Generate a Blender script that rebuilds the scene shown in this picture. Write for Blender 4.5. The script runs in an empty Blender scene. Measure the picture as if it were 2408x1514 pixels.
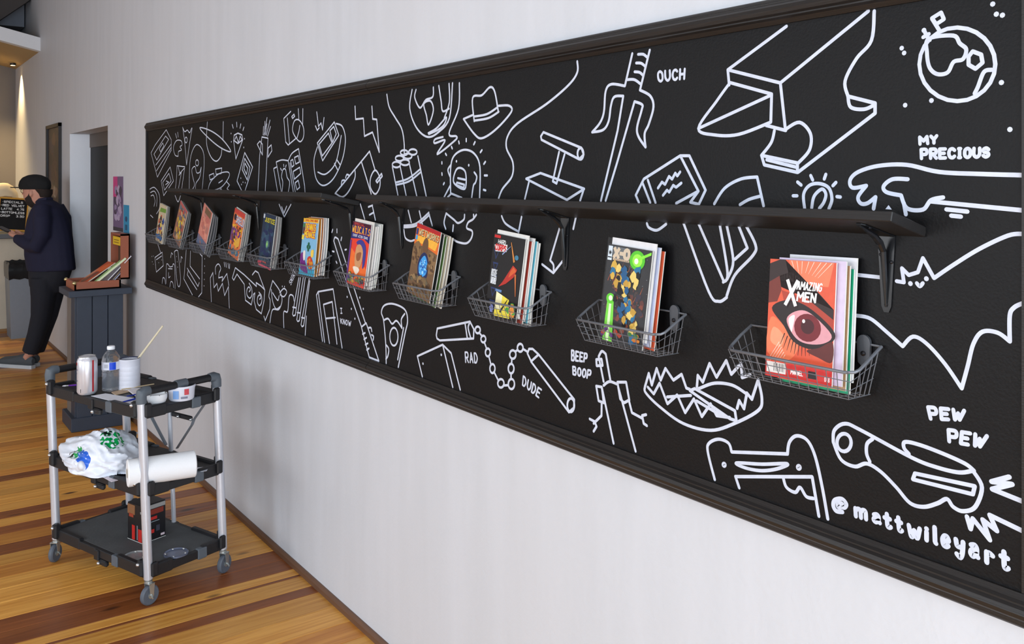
import bpy, math, random
from mathutils import Vector as V, Matrix, noise
from math import pi, sin, cos, radians

# ------------------------------------------------------------------ camera
F = 2100.0                       # focal length in pixels of the 2408 x 1514 frame
CX, HY = 1204.0, 420.0           # image centre column, horizon row
TH = math.atan2(1517.0, F)       # angle between the view axis and the long wall
CAM = V((0.0, -1.58, 1.766))
FWD = V((-cos(TH), sin(TH), 0)); RGT = V((sin(TH), cos(TH), 0)); UP = V((0, 0, 1))
scene = bpy.context.scene
col = scene.collection
cd = bpy.data.cameras.new('camera'); cam = bpy.data.objects.new('camera', cd); col.objects.link(cam)
cam.location = CAM; cam.rotation_euler = (pi / 2, 0, pi / 2 - TH)
cd.sensor_width = 36.0; cd.sensor_fit = 'HORIZONTAL'; cd.lens = 36.0 * F / 2408.0
cd.shift_y = -(757.0 - HY) / 2408.0
cd.clip_start = 0.05; cd.clip_end = 100
scene.camera = cam

# ------------------------------------------------------------------ light
w = bpy.data.worlds.new('daylight'); scene.world = w; w.use_nodes = True
bg = w.node_tree.nodes['Background']
bg.inputs[0].default_value = (0.80, 0.88, 1.0, 1); bg.inputs[1].default_value = 1.0
def area(name, loc, direction, sx, sy, power, colr):
    l = bpy.data.lights.new(name, 'AREA'); l.shape = 'RECTANGLE'; l.size = sx; l.size_y = sy
    l.energy = power; l.color = colr
    o = bpy.data.objects.new(name, l); col.objects.link(o); o.location = loc
    o.rotation_euler = V(direction).to_track_quat('-Z', 'Y').to_euler()
    return o
# daylight entering through the shop windows behind and beside the camera
area('window_daylight', (3.05, -2.6, 1.75), (-1, 0, -0.02), 4.2, 2.5, 270, (0.76, 0.89, 1.0))
area('window_daylight', (-0.6, -5.85, 1.9), (0, 1, -0.02), 2.6, 2.2, 112, (0.80, 0.91, 1.0))
area('window_daylight', (-4.6, -5.85, 1.9), (0, 1, -0.02), 2.6, 2.2, 66, (0.92, 0.96, 1.0))
area('window_daylight', (-8.6, -5.85, 1.9), (0, 1, -0.02), 2.6, 2.2, 24, (1.0, 0.95, 0.9))
vs = scene.view_settings
vs.view_transform = 'Standard'; vs.look = 'None'; vs.gamma = 1.0; vs.use_curve_mapping = False
vs.exposure = 0.15

# ------------------------------------------------------------------ pixel -> place
def ray(px, py): return FWD + RGT * ((px - CX) / F) + UP * ((HY - py) / F)
def on_y(px, py, y=0.0):
    d = ray(px, py); return CAM + d * ((y - CAM.y) / d.y)
def on_x(px, py, x):
    d = ray(px, py); return CAM + d * ((x - CAM.x) / d.x)
def on_z(px, py, z=0.0):
    d = ray(px, py); return CAM + d * ((z - CAM.z) / d.z)
def at_t(px, py, t): return CAM + ray(px, py) * t

# ------------------------------------------------------------------ materials
MATS = {}
def srgb(c):
    return tuple(((x / 255) / 12.92 if x / 255 <= .04045 else ((x / 255 + .055) / 1.055) ** 2.4) for x in c)
def mat(name, rgb, rough=.6, var=.06, scale=30, metal=0, bump=0, bscale=120, spec=.5, trans=0, alpha=1, stretch=(1, 1, 1), emit=0, rand=0, ior=1.45, coat=0):
    if name in MATS: return MATS[name]
    m = bpy.data.materials.new(name); m.use_nodes = True; nt = m.node_tree; N = nt.nodes; L = nt.links
    b = N['Principled BSDF']
    c = srgb(rgb)
    b.inputs['Roughness'].default_value = rough; b.inputs['Metallic'].default_value = metal
    b.inputs['Specular IOR Level'].default_value = spec; b.inputs['IOR'].default_value = ior
    b.inputs['Transmission Weight'].default_value = trans; b.inputs['Alpha'].default_value = alpha
    b.inputs['Coat Weight'].default_value = coat
    tc = N.new('ShaderNodeTexCoord'); mp = N.new('ShaderNodeMapping'); mp.inputs['Scale'].default_value = stretch
    L.new(tc.outputs['Object'], mp.inputs[0])
    nz = N.new('ShaderNodeTexNoise'); nz.inputs['Scale'].default_value = scale; nz.inputs['Detail'].default_value = 4
    L.new(mp.outputs[0], nz.inputs['Vector'])
    mx = N.new('ShaderNodeMix'); mx.data_type = 'RGBA'
    lo = tuple(max(0, x * (1 - var)) for x in c); hi = tuple(min(1, x * (1 + var)) for x in c)
    mx.inputs[6].default_value = (*lo, 1); mx.inputs[7].default_value = (*hi, 1)
    L.new(nz.outputs['Fac'], mx.inputs[0])
    out = mx.outputs[2]
    if rand:
        oi = N.new('ShaderNodeObjectInfo'); hs = N.new('ShaderNodeHueSaturation')
        mr = N.new('ShaderNodeMapRange'); mr.inputs[3].default_value = 1 - rand; mr.inputs[4].default_value = 1 + rand
        L.new(oi.outputs['Random'], mr.inputs[0]); L.new(mr.outputs[0], hs.inputs['Value']); L.new(out, hs.inputs['Color']); out = hs.outputs[0]
    L.new(out, b.inputs['Base Color'])
    if bump:
        n2 = N.new('ShaderNodeTexNoise'); n2.inputs['Scale'].default_value = bscale; n2.inputs['Detail'].default_value = 5
        L.new(mp.outputs[0], n2.inputs['Vector'])
        bp = N.new('ShaderNodeBump'); bp.inputs['Strength'].default_value = bump; bp.inputs['Distance'].default_value = .004
        L.new(n2.outputs['Fac'], bp.inputs['Height']); L.new(bp.outputs[0], b.inputs['Normal'])
    if emit:
        L.new(out, b.inputs['Emission Color']); b.inputs['Emission Strength'].default_value = emit
    MATS[name] = m; return m

def plank_mat(name, c1, c2, knot=(70, 38, 18)):
    m = bpy.data.materials.new(name); m.use_nodes = True; nt = m.node_tree; N = nt.nodes; L = nt.links
    b = N['Principled BSDF']; b.inputs['Roughness'].default_value = .38; b.inputs['Specular IOR Level'].default_value = .45
    tc = N.new('ShaderNodeTexCoord'); oi = N.new('ShaderNodeObjectInfo')
    ad = N.new('ShaderNodeVectorMath'); ad.operation = 'ADD'
    sc = N.new('ShaderNodeVectorMath'); sc.operation = 'SCALE'; sc.inputs[3].default_value = 1.0
    cb = N.new('ShaderNodeCombineXYZ')
    m7 = N.new('ShaderNodeMath'); m7.operation = 'MULTIPLY'; m7.inputs[1].default_value = 37.0
    L.new(oi.outputs['Random'], m7.inputs[0]); L.new(m7.outputs[0], cb.inputs[0]); L.new(m7.outputs[0], cb.inputs[1])
    L.new(tc.outputs['Object'], ad.inputs[0]); L.new(cb.outputs[0], ad.inputs[1])
    mp = N.new('ShaderNodeMapping'); mp.inputs['Scale'].default_value = (22, 1.1, 1); L.new(ad.outputs[0], mp.inputs[0])
    nz = N.new('ShaderNodeTexNoise'); nz.inputs['Scale'].default_value = 2.2; nz.inputs['Detail'].default_value = 8; nz.inputs['Distortion'].default_value = .6
    L.new(mp.outputs[0], nz.inputs['Vector'])
    rp = N.new('ShaderNodeValToRGB'); rp.color_ramp.elements[0].position = .3; rp.color_ramp.elements[1].position = .72
    rp.color_ramp.elements[0].color = (*srgb(c1), 1); rp.color_ramp.elements[1].color = (*srgb(c2), 1)
    L.new(nz.outputs['Fac'], rp.inputs[0])
    mk = N.new('ShaderNodeMapping'); mk.inputs['Scale'].default_value = (5.5, 2.2, 1); L.new(ad.outputs[0], mk.inputs[0])
    vo = N.new('ShaderNodeTexVoronoi'); vo.inputs['Scale'].default_value = 1.0; L.new(mk.outputs[0], vo.inputs['Vector'])
    kr = N.new('ShaderNodeMapRange'); kr.inputs[1].default_value = .05; kr.inputs[2].default_value = .115; kr.inputs[3].default_value = 1; kr.inputs[4].default_value = 0
    L.new(vo.outputs['Distance'], kr.inputs[0])
    mx = N.new('ShaderNodeMix'); mx.data_type = 'RGBA'; mx.inputs[7].default_value = (*srgb(knot), 1)
    L.new(kr.outputs[0], mx.inputs[0]); L.new(rp.outputs[0], mx.inputs[6])
    hs = N.new('ShaderNodeHueSaturation'); mr = N.new('ShaderNodeMapRange'); mr.inputs[3].default_value = .78; mr.inputs[4].default_value = 1.12
    L.new(oi.outputs['Random'], mr.inputs[0]); L.new(mr.outputs[0], hs.inputs['Value']); L.new(mx.outputs[2], hs.inputs['Color'])
    L.new(hs.outputs[0], b.inputs['Base Color'])
    bp = N.new('ShaderNodeBump'); bp.inputs['Strength'].default_value = .12; bp.inputs['Distance'].default_value = .002
    L.new(nz.outputs['Fac'], bp.inputs['Height']); L.new(bp.outputs[0], b.inputs['Normal'])
    MATS[name] = m; return m

def wall_mat():
    m = bpy.data.materials.new('painted_plaster'); m.use_nodes = True; nt = m.node_tree; N = nt.nodes; L = nt.links
    b = N['Principled BSDF']; b.inputs['Roughness'].default_value = .55; b.inputs['Specular IOR Level'].default_value = .35
    tc = N.new('ShaderNodeTexCoord'); mp = N.new('ShaderNodeMapping'); mp.inputs['Scale'].default_value = (9, 1, 1.1)
    L.new(tc.outputs['Object'], mp.inputs[0])
    nz = N.new('ShaderNodeTexNoise'); nz.inputs['Scale'].default_value = 1.0; nz.inputs['Detail'].default_value = 4; L.new(mp.outputs[0], nz.inputs['Vector'])
    n1 = N.new('ShaderNodeTexNoise'); n1.inputs['Scale'].default_value = 1.3; n1.inputs['Detail'].default_value = 3; L.new(tc.outputs['Object'], n1.inputs['Vector'])
    r1 = N.new('ShaderNodeValToRGB'); r1.color_ramp.elements[0].position = .35; r1.color_ramp.elements[1].position = .7
    r1.color_ramp.elements[0].color = (*srgb((198, 201, 207)), 1); r1.color_ramp.elements[1].color = (*srgb((208, 211, 218)), 1)
    L.new(nz.outputs['Fac'], r1.inputs[0])
    mx = N.new('ShaderNodeMix'); mx.data_type = 'RGBA'; mx.blend_type = 'MIX'; mx.inputs[7].default_value = (*srgb((206, 206, 210)), 1)
    L.new(n1.outputs['Fac'], mx.inputs[0]); L.new(r1.outputs[0], mx.inputs[6]); L.new(mx.outputs[2], b.inputs['Base Color'])
    n2 = N.new('ShaderNodeTexNoise'); n2.inputs['Scale'].default_value = 60; n2.inputs['Detail'].default_value = 6; L.new(tc.outputs['Object'], n2.inputs['Vector'])
    bp = N.new('ShaderNodeBump'); bp.inputs['Strength'].default_value = .22; bp.inputs['Distance'].default_value = .004
    L.new(n2.outputs['Fac'], bp.inputs['Height']); L.new(bp.outputs[0], b.inputs['Normal'])
    MATS['wall'] = m; return m

# ------------------------------------------------------------------ mesh building
ROOTM = {}
class MB:
    def __init__(s): s.v = []; s.f = []; s.m = []; s.cur = 0
    def add(s, vs_, fs):
        o = len(s.v); s.v += [V(p) for p in vs_]
        for f in fs: s.f.append([i + o for i in f]); s.m.append(s.cur)
        return s
    def hexa(s, p):   # 4 bottom (ccw from above), 4 top
        return s.add(p, [(3, 2, 1, 0), (4, 5, 6, 7), (0, 1, 5, 4), (1, 2, 6, 5), (2, 3, 7, 6), (3, 0, 4, 7)])
    def box(s, c, size, ax=None):
        c = V(c); hx, hy, hz = (V(size) / 2)
        X, Y, Z = ax if ax else (V((1, 0, 0)), V((0, 1, 0)), V((0, 0, 1)))
        q = [c + X * (a * hx) + Y * (b * hy) + Z * (d * hz) for d in (-1, 1) for a, b in ((-1, -1), (1, -1), (1, 1), (-1, 1))]
        return s.hexa(q)
    def bx(s, x0, x1, y0, y1, z0, z1): return s.box(((x0 + x1) / 2, (y0 + y1) / 2, (z0 + z1) / 2), (x1 - x0, y1 - y0, z1 - z0))
    def bevbox(s, c, size, bv=.004, ax=None):
        c = V(c); h = V(size) / 2
        X, Y, Z = ax if ax else (V((1, 0, 0)), V((0, 1, 0)), V((0, 0, 1)))
        rings = []
        for zz, ins in ((-h.z, bv), (-h.z + bv, 0), (h.z - bv, 0), (h.z, bv)):
            a, b = h.x - ins, h.y - ins
            pts = [(-a + bv, -b), (a - bv, -b), (a, -b + bv), (a, b - bv), (a - bv, b), (-a + bv, b), (-a, b - bv), (-a, -b + bv)]
            rings.append([c + X * x + Y * y + Z * zz for x, y in pts])
        return s.loft(rings, True)
    def loft(s, rings, caps=True, closed=True):
        o = len(s.v); n = len(rings[0])
        for r in rings: s.v += [V(p) for p in r]
        for i in range(len(rings) - 1):
            for j in range(n if closed else n - 1):
                k = (j + 1) % n
                s.f.append([o + i * n + j, o + i * n + k, o + (i + 1) * n + k, o + (i + 1) * n + j]); s.m.append(s.cur)
        if caps and closed:
            s.f.append([o + j for j in reversed(range(n))]); s.m.append(s.cur)
            s.f.append([o + (len(rings) - 1) * n + j for j in range(n)]); s.m.append(s.cur)
        return s
    def tube(s, pts, r, n=8, closed=False, caps=True, flat=None):
        pts = [V(p) for p in pts]; k = len(pts)
        rr = r if isinstance(r, (list, tuple)) else [r] * k
        rings = []; prev = None
        for i, p in enumerate(pts):
            if closed: d = pts[(i + 1) % k] - pts[i - 1]
            else: d = pts[min(i + 1, k - 1)] - pts[max(i - 1, 0)]
            d = d.normalized() if d.length > 1e-9 else V((0, 0, 1))
            if prev is None:
                ref = V((0, 0, 1)) if abs(d.z) < .9 else V((1, 0, 0))
                a = d.cross(ref).normalized()
            else:
                a = prev - d * prev.dot(d)
                a = a.normalized() if a.length > 1e-6 else d.orthogonal().normalized()
            prev = a; b = d.cross(a)
            fl = flat if flat else 1
            rings.append([p + (a * cos(2 * pi * j / n) + b * sin(2 * pi * j / n) * fl) * rr[i] for j in range(n)])
        if closed: rings.append(rings[0]); return s.loft(rings, False)
        return s.loft(rings, caps)
    def cyl(s, p0, p1, r0, r1=None, n=16, caps=True):
        return s.tube([p0, p1], [r0, r0 if r1 is None else r1], n, caps=caps)
    def lathe(s, prof, org=(0, 0, 0), n=24, ax=None, caps=True):
        org = V(org); X, Y, Z = ax if ax else (V((1, 0, 0)), V((0, 1, 0)), V((0, 0, 1)))
        rings = [[org + (X * cos(2 * pi * j / n) + Y * sin(2 * pi * j / n)) * r + Z * z for j in range(n)] for r, z in prof]
        return s.loft(rings, caps)
    def sphere(s, c, r, n=12, k=8, sq=(1, 1, 1), ax=None):
        c = V(c); X, Y, Z = ax if ax else (V((1, 0, 0)), V((0, 1, 0)), V((0, 0, 1)))
        rings = []
        for i in range(k + 1):
            t = -pi / 2 + pi * i / k; t = max(-pi / 2 + .05, min(pi / 2 - .05, t))
            rings.append([c + X * (cos(t) * cos(2 * pi * j / n) * r * sq[0]) + Y * (cos(t) * sin(2 * pi * j / n) * r * sq[1]) + Z * (sin(t) * r * sq[2]) for j in range(n)])
        return s.loft(rings, True)
    def poly(s, pts): return s.add(pts, [tuple(range(len(pts)))])
    def prism(s, pts, off):
        off = V(off); pts = [V(p) for p in pts]; n = len(pts)
        return s.add(pts + [p + off for p in pts], [tuple(reversed(range(n))), tuple(range(n, 2 * n))] + [(i, (i + 1) % n, n + (i + 1) % n, n + i) for i in range(n)])
    def mesh(s, name, M=None, org=None):
        me = bpy.data.meshes.new(name)
        vv = s.v
        if M is not None: Mi = M.inverted(); vv = [Mi @ p for p in vv]
        elif org is not None: vv = [p - org for p in vv]
        me.from_pydata([tuple(p) for p in vv], [], s.f); me.update()
        return me
    def build(s, name, m, parent=None, smooth=False, world=True, label=None, org=None):
        root = parent
        while root is not None and root.parent is not None: root = root.parent
        M = ROOTM.get(root.name) if (root is not None and world) else None
        if root is not None and world and M is None: M = Matrix.Translation(root.location)
        if parent is None and org is None and s.v:
            xs = [p.x for p in s.v]; ys = [p.y for p in s.v]; zs = [p.z for p in s.v]
            org = V(((min(xs) + max(xs)) / 2, (min(ys) + max(ys)) / 2, min(zs)))
        me = s.mesh(name, M if parent is not None else None, V(org) if (parent is None and org is not None) else None)
        ms = m if isinstance(m, (list, tuple)) else [m]
        for q in ms: me.materials.append(q)
        if len(ms) > 1:
            for i, p in enumerate(me.polygons): p.material_index = s.m[i]
        if smooth:
            for p in me.polygons: p.use_smooth = True
            try: me.set_sharp_from_angle(angle=radians(42))
            except Exception: pass
        o = bpy.data.objects.new(name, me); col.objects.link(o)
        if parent is not None: o.parent = parent
        elif org is not None: o.location = org
        if label: o['label'] = label
        return o

def thing(name, label, cat, loc=(0, 0, 0), rz=0, group=None):
    o = bpy.data.objects.new(name, None); col.objects.link(o); o.empty_display_size = .05
    o.location = loc; o.rotation_euler = (0, 0, rz); o['label'] = label; o['category'] = cat
    if group: o['group'] = group
    ROOTM[o.name] = Matrix.Translation(V(loc)) @ Matrix.Rotation(rz, 4, 'Z')
    return o
def tag(o, label, cat, group=None, kind=None):
    o['label'] = label; o['category'] = cat
    if group: o['group'] = group
    if kind: o['kind'] = kind
    return o
def struct(o, label=None):
    o['kind'] = 'structure'
    if label: o['label'] = label
    return o
def catmull(p, closed=False, k=6):
    n = len(p)
    if n < 3: return list(p)
    out = []
    rng = range(n) if closed else range(n - 1)
    for i in rng:
        p0 = p[(i - 1) % n] if closed or i > 0 else p[0]
        p1 = p[i]; p2 = p[(i + 1) % n]
        p3 = p[(i + 2) % n] if closed or i + 2 < n else p[-1]
        for j in range(k):
            t = j / k
            out.append(tuple(.5 * ((2 * b) + (-a + c) * t + (2 * a - 5 * b + 4 * c - d) * t * t + (-a + 3 * b - 3 * c + d) * t ** 3) for a, b, c, d in zip(p0, p1, p2, p3)))
    if not closed: out.append(tuple(p[-1]))
    return out
def remeshed(name, mb, mtl, parent, voxel, smooth_it=4, label=None):
    """fuse overlapping volumes into one continuous skin"""
    o = mb.build(name + '_raw', mtl, None, org=(0, 0, 0))
    r = o.modifiers.new('r', 'REMESH'); r.mode = 'VOXEL'; r.voxel_size = voxel; r.use_smooth_shade = True
    sm = o.modifiers.new('s', 'SMOOTH'); sm.factor = .5; sm.iterations = smooth_it
    dg = bpy.context.evaluated_depsgraph_get()
    me = bpy.data.meshes.new_from_object(o.evaluated_get(dg))
    root = parent
    while root is not None and root.parent is not None: root = root.parent
    if root is not None: me.transform(ROOTM[root.name].inverted())
    me.name = name
    bpy.data.objects.remove(o)
    for p in me.polygons: p.use_smooth = True
    q = bpy.data.objects.new(name, me); col.objects.link(q); q.parent = parent
    if not me.materials: me.materials.append(mtl)
    if label: q['label'] = label
    return q

# ================================================================== the room
M_WALL = wall_mat()
M_DARK = mat('dark_door', (8, 8, 10), .6, .1)
M_BACK = mat('back_wall_paint', (118, 112, 108), .7, .05, 6)
M_CEIL = mat('ceiling_paint', (188, 184, 182), .8, .04, 4)
M_WHITE = mat('white_trim_paint', (222, 224, 228), .5, .03)
RND = random.Random(7)
X0, X1, YR, ZC = -13.3, 3.2, -6.0, 4.3
DX0, DX1, DZ = -9.42, -7.772, 2.196
m = MB()
m.bx(X0 - .2, DX0, 0, .17, 0, ZC); m.bx(DX1, X1 + .2, 0, .17, 0, ZC); m.bx(DX0, DX1, 0, .17, DZ, ZC)
struct(m.build('wall_right', M_WALL, org=(0, 0, 0)), 'long pale plaster wall carrying the black mural board')
struct(MB().bx(X0 - .2, X0, YR, 0, 0, ZC).build('wall_back', M_BACK), 'dim far wall behind the counter')
m = MB()                                     # opposite wall with three shop windows
wx = [(-9.9, -7.3), (-5.9, -3.3), (-1.9, .7)]
xs = [X0] + [q for p in wx for q in p] + [X1]
for i in range(0, len(xs), 2): m.bx(xs[i], xs[i + 1], YR - .2, YR, 0, ZC)
for a, b in wx: m.bx(a, b, YR - .2, YR, 0, .8); m.bx(a, b, YR - .2, YR, 3.0, ZC)
struct(m.build('wall_left', M_WALL, org=(0, 0, 0)))
m = MB(); m.bx(X1, X1 + .2, YR, -4.7, 0, ZC); m.bx(X1, X1 + .2, -.5, 0, 0, ZC); m.bx(X1, X1 + .2, -4.7, -.5, 0, .5); m.bx(X1, X1 + .2, -4.7, -.5, 3.0, ZC)
struct(m.build('wall_front', M_WALL, org=(0, 0, 0)))
struct(MB().bx(X0 - .2, X1 + .2, YR - .2, .2, ZC, ZC + .1).build('ceiling', M_CEIL))
n = 0
for a, b in wx:
    n += 1; fr = MB()
    for q in (a, (a + b) / 2 - .02, b - .04): fr.bx(q, q + .04, YR - .12, YR - .06, .8, 3.0)
    for q in (.8, 2.96): fr.bx(a, b, YR - .12, YR - .06, q, q + .04)
    struct(fr.build('window_%d' % n, M_WHITE))
fr = MB()
for q in (-4.7, -2.62, -.54): fr.bx(X1 + .06, X1 + .12, q, q + .04, .5, 3.0)
for q in (.5, 2.96): fr.bx(X1 + .06, X1 + .12, -4.7, -.5, q, q + .04)
struct(fr.build('window_4', M_WHITE))

# doorway: black double door deep in the opening
d = thing('door_1', 'black double door set back in the wall opening', 'door', ((DX0 + DX1) / 2, .2, 0)); d['kind'] = 'structure'
del d['category']
xm = (DX0 + DX1) / 2
for a, b in ((DX0, xm), (xm, DX1)):
    lf = MB().bx(a + .004, b - .004, .18, .22, .01, DZ - .13).build('door_leaf', M_DARK, d)
MB().bx(DX0, DX1, .17, .24, DZ - .13, DZ).build('door_header', mat('door_header', (92, 82, 74), .6), d)
o = MB().bx(DX0 + .0005, DX0 + .008, -.004, .178, 0, DZ - .002).build('trim_jamb_light', mat('jamb_light_paint', (238, 242, 250), .45, .02)); struct(o, 'white board added to brighten the doorway jamb')  # added board, paler than the wall, to stand for light on the jamb
struct(MB().bx(DX0 - .5, DX1 + .5, .24, .3, 0, DZ + .3).build('wall_hall', M_DARK))
struct(MB().bx(DX0 - .2, DX1 + .2, -.0, .3, -.05, 0).build('floor_threshold', mat('threshold_wood', (120, 80, 45), .5)))

# floor boards laid square to the long wall
P_HONEY = plank_mat('honey_pine', (196, 130, 50), (232, 172, 84))
P_AMBER = plank_mat('amber_pine', (184, 112, 40), (218, 150, 66))
P_DARK = plank_mat('brown_pine', (118, 62, 28), (150, 86, 42), (60, 30, 16))
floor = struct(MB().bx(X0, X1, YR, 0, -.06, -.021).build('floor', mat('subfloor', (60, 38, 22), .8), org=(0, 0, 0)), 'honey coloured pine board floor')
ROOTM[floor.name] = Matrix.Identity(4)
edges = [(-2.50, 0), (-2.63, 0), (-2.76, 1), (-2.88, 0), (-3.0, 0), (-3.13, 0), (-3.269, 1), (-3.42, 0), (-3.578, 0), (-3.651, 2), (-3.77, 0), (-3.79, 2), (-3.858, 0), (-3.98, 2), (-4.102, 2), (-4.26, 0), (-4.40, 0), (-4.53, 0), (-4.67, 1), (-4.80, 0)]
x = -4.80
while x > X0 + .1:
    wd = RND.choice([.115, .125, .135, .145]); x -= wd; t = RND.random()
    if 4.8 < -x < 7 and t > .86: edges.append((x + wd - .035, 2)); 
    edges.append((x, 0 if t < .5 else 1 if t < .8 else 2))
x = -2.50; front = []
while x < X1 - .12:
    wd = RND.choice([.115, .125, .135]); front.append((x, x + wd, RND.choice([0, 0, 1]))); x += wd
rows = [(edges[i][0], edges[i - 1][0], edges[i][1]) for i in range(1, len(edges))]
PLM = [P_HONEY, P_AMBER, P_DARK]
def plank(x0, x1, y0, y1, k):
    g = .0012; b = .0015
    me = MB(); c = ((x0 + x1) / 2, (y0 + y1) / 2)
    hx, hy = (x1 - x0) / 2 - g, (y1 - y0) / 2 - g
    rings = [[V((sx * (hx - i), sy * (hy - i), z)) for sx, sy in ((-1, -1), (1, -1), (1, 1), (-1, 1))] for z, i in ((-.02, 0), (-b, 0), (0, b))]
    me.loft(rings); o = me.build('plank', PLM[k], floor, world=False)
    o.location = (c[0], c[1], 0)
for (a, b, k) in rows:
    if a < X0: a = X0
    cut = -RND.uniform(1.2, 4.4)
    if RND.random() < .62: plank(a, b, -4.6, 0, k)
    else: plank(a, b, cut, 0, k); plank(a, b, -4.6, cut, RND.choice([0, 0, 1, k]))
fm = MB()                                    # the boards nobody can tell apart: behind the camera and by the far windows
for a, b, k in front: fm.bx(a + .0012, b - .0012, YR, 0, -.02, 0)
for (a, b, k) in rows: fm.bx(a + .0012, b - .0012, YR, -4.602, -.02, 0)
o = fm.build('plank_field', P_HONEY, floor); o['kind'] = 'stuff'

# thin brown baseboard along the long wall
M_BASE = mat('baseboard_stain', (104, 74, 56), .5, .15, 14, stretch=(1, 10, 10))
def base(name, a, b):
    prof = [(0, 0), (-.016, 0), (-.016, .02), (-.008, .03), (0, .03)]
    struct(MB().loft([[V((xx, y, z)) for y, z in prof] for xx in (a, b)]).build(name, M_BASE))
base('baseboard_right', DX1, X1); base('baseboard_far', -11.80, DX0)

# loft edge and soffit over the counter
def zs(y): return -.222 * y
FX = -11.24
m = MB(); m.hexa([V((FX - .12, -3, 3.20 + zs(-3))), V((FX, -3, 3.20 + zs(-3))), V((FX, 0, 3.20)), V((FX - .12, 0, 3.20)),
                  V((FX - .12, -3, 3.35 + zs(-3))), V((FX, -3, 3.35 + zs(-3))), V((FX, 0, 3.35)), V((FX - .12, 0, 3.35))])
struct(m.build('trim_1', M_WHITE), 'white fascia board of the loft above the counter')
m = MB(); m.hexa([V((X0, -3, 3.20 + zs(-3))), V((FX - .12, -3, 3.20 + zs(-3))), V((FX - .12, 0, 3.20)), V((X0, 0, 3.20)),
                  V((X0, -3, 3.30 + zs(-3))), V((FX - .12, -3, 3.30 + zs(-3))), V((FX - .12, 0, 3.30)), V((X0, 0, 3.30))])
struct(m.build('ceiling_soffit', mat('soffit_paint', (176, 148, 100), .6)), 'beige soffit below the loft')
p0, p1 = on_x(-70, 95, -12.0), on_x(120, -32, -12.0)
dz = V((0, 0, .26))
o = MB().hexa([p0 + V((-.1, 0, 0)), p0 + V((.1, 0, 0)), p1 + V((.1, 0, 0)), p1 + V((-.1, 0, 0))] + [q + dz for q in (p0 + V((-.1, 0, 0)), p0 + V((.1, 0, 0)), p1 + V((.1, 0, 0)), p1 + V((-.1, 0, 0)))]).build('trim_2', mat('roof_beam', (72, 66, 64), .7, .15, 10))
struct(o, 'dark sloping roof beam above the loft')
struct(MB().bx(X0, -12.35, -3, -.02, 3.62, ZC).build('wall_loft', mat('loft_shadow_paint', (132, 136, 146), .8)), 'grey block with the shade above the loft put into its colour')  # solid block; the shade of the recess is put into its grey

# warm wall washer tucked under the soffit in the corner
M_BLACK = mat('black_plastic', (24, 24, 26), .45, .1)
def washer(px_x, y, power, lbl, size=62):
    z = 3.19 + zs(y)
    t = thing('wall_washer', lbl, 'lamp', (px_x, y, z))
    MB().lathe([(.032, -.012), (.034, -.0), (.034, .012), (.02, .013)], (px_x, y, z - .012)).build('housing', M_BLACK, t, True)
    MB().lathe([(.001, 0), (.026, 0), (.026, .004), (.001, .004)], (px_x, y, z - .027)).build('lens', mat('warm_lens', (255, 214, 140), .4, emit=6), t)
    l = bpy.data.lights.new('warm_spot', 'SPOT'); l.energy = power; l.color = (1, .72, .34); l.spot_size = radians(size); l.spot_blend = 1; l.shadow_soft_size = .02
    o = bpy.data.objects.new('warm_spot', l); col.objects.link(o); o.parent = t; o.location = (0, 0, -.035)
washer(-12.75, -.095, 150, 'small warm downlight grazing the wall corner under the soffit', 86)
washer(-12.9, -1.1, 230, 'small warm downlight under the soffit away from the wall', 110)

# counter
cx0 = -11.82
t = thing('counter', 'pale plastered counter with a grey slab top at the far end', 'counter', (cx0, -1.5, 0))
M_PLAST = mat('counter_plaster', (206, 196, 178), .8, .1, 7, bump=.2, bscale=25)
MB().bx(-12.4, cx0, -3.0, -.02, 0, 1.075).build('counter_body', M_PLAST, t)
MB().bevbox((-12.08, -1.51, 1.105), (.74, 3.0, .06), .006).build('counter_top', mat('counter_slab', (96, 98, 102), .4), t)
MB().bx(cx0, cx0 + .012, -3.0, -.02, 0, .03).build('kick_strip', mat('kick_strip', (150, 112, 70), .6), t)

# ================================================================== mural board
YB = -.012                                     # front face of the black panel
def zof(s, y): return CAM.z - s * (y - CAM.y) / cos(TH)     # height of a wall line of image slope s on plane y
ZT, ZB = zof(-.196, 0), zof(.384, 0)
BXL, BXR = on_y(345.5, 480, YB).x, on_y(2405, 700, YB).x
board = thing('mural_board', 'long black wall panel covered in white line drawings with black moulding', 'mural', ((BXL + BXR) / 2, 0, ZB))
M_BOARD = mat('black_wall_paint', (13, 13, 15), .48, .12, 9, bump=.16, bscale=190, spec=.27)
M_TRIM = mat('black_stained_moulding', (31, 28, 27), .42, .3, 10, stretch=(.6, 12, 12), bump=.15, bscale=30, spec=.5)
MB().bx(BXL, BXR, YB, -.001, ZB + .01, ZT - .01).build('panel', M_BOARD, board)
def moulding(x0, x1, z0, sgn, end=False):
    """ogee profile; z0 is the outer edge, sgn points into the panel"""
    p = [(0, 0), (-.020, 0), (-.024, .004), (-.024, .008), (-.028, .010), (-.028, .013), (-.036, .020), (-.039, .028), (-.036, .036), (-.030, .040), (-.030, .043), (-.024, .047), (-.018, .056), (0, .056)]
    if sgn > 0: p = p[::-1]
    q = MB().loft([[V((xx + (-y * 1.15 if (xx == x0 and end) else 0), y, z0 + sgn * z)) for y, z in p] for xx in (x0, x1)])
    return q.build('frame_moulding', M_TRIM, board)
XJ = on_y(870, 200, -.02).x
for z0, s in ((ZT, -1), (ZB, 1)):
    moulding(BXL - .006, XJ - .0015, z0, s, True); moulding(XJ + .0015, BXR + .03, z0, s)
MB().bx(BXL - .012, BXL, -.018, -.001, ZB + .004, ZT - .004).build('frame_end_strip', M_TRIM, board)
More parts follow.
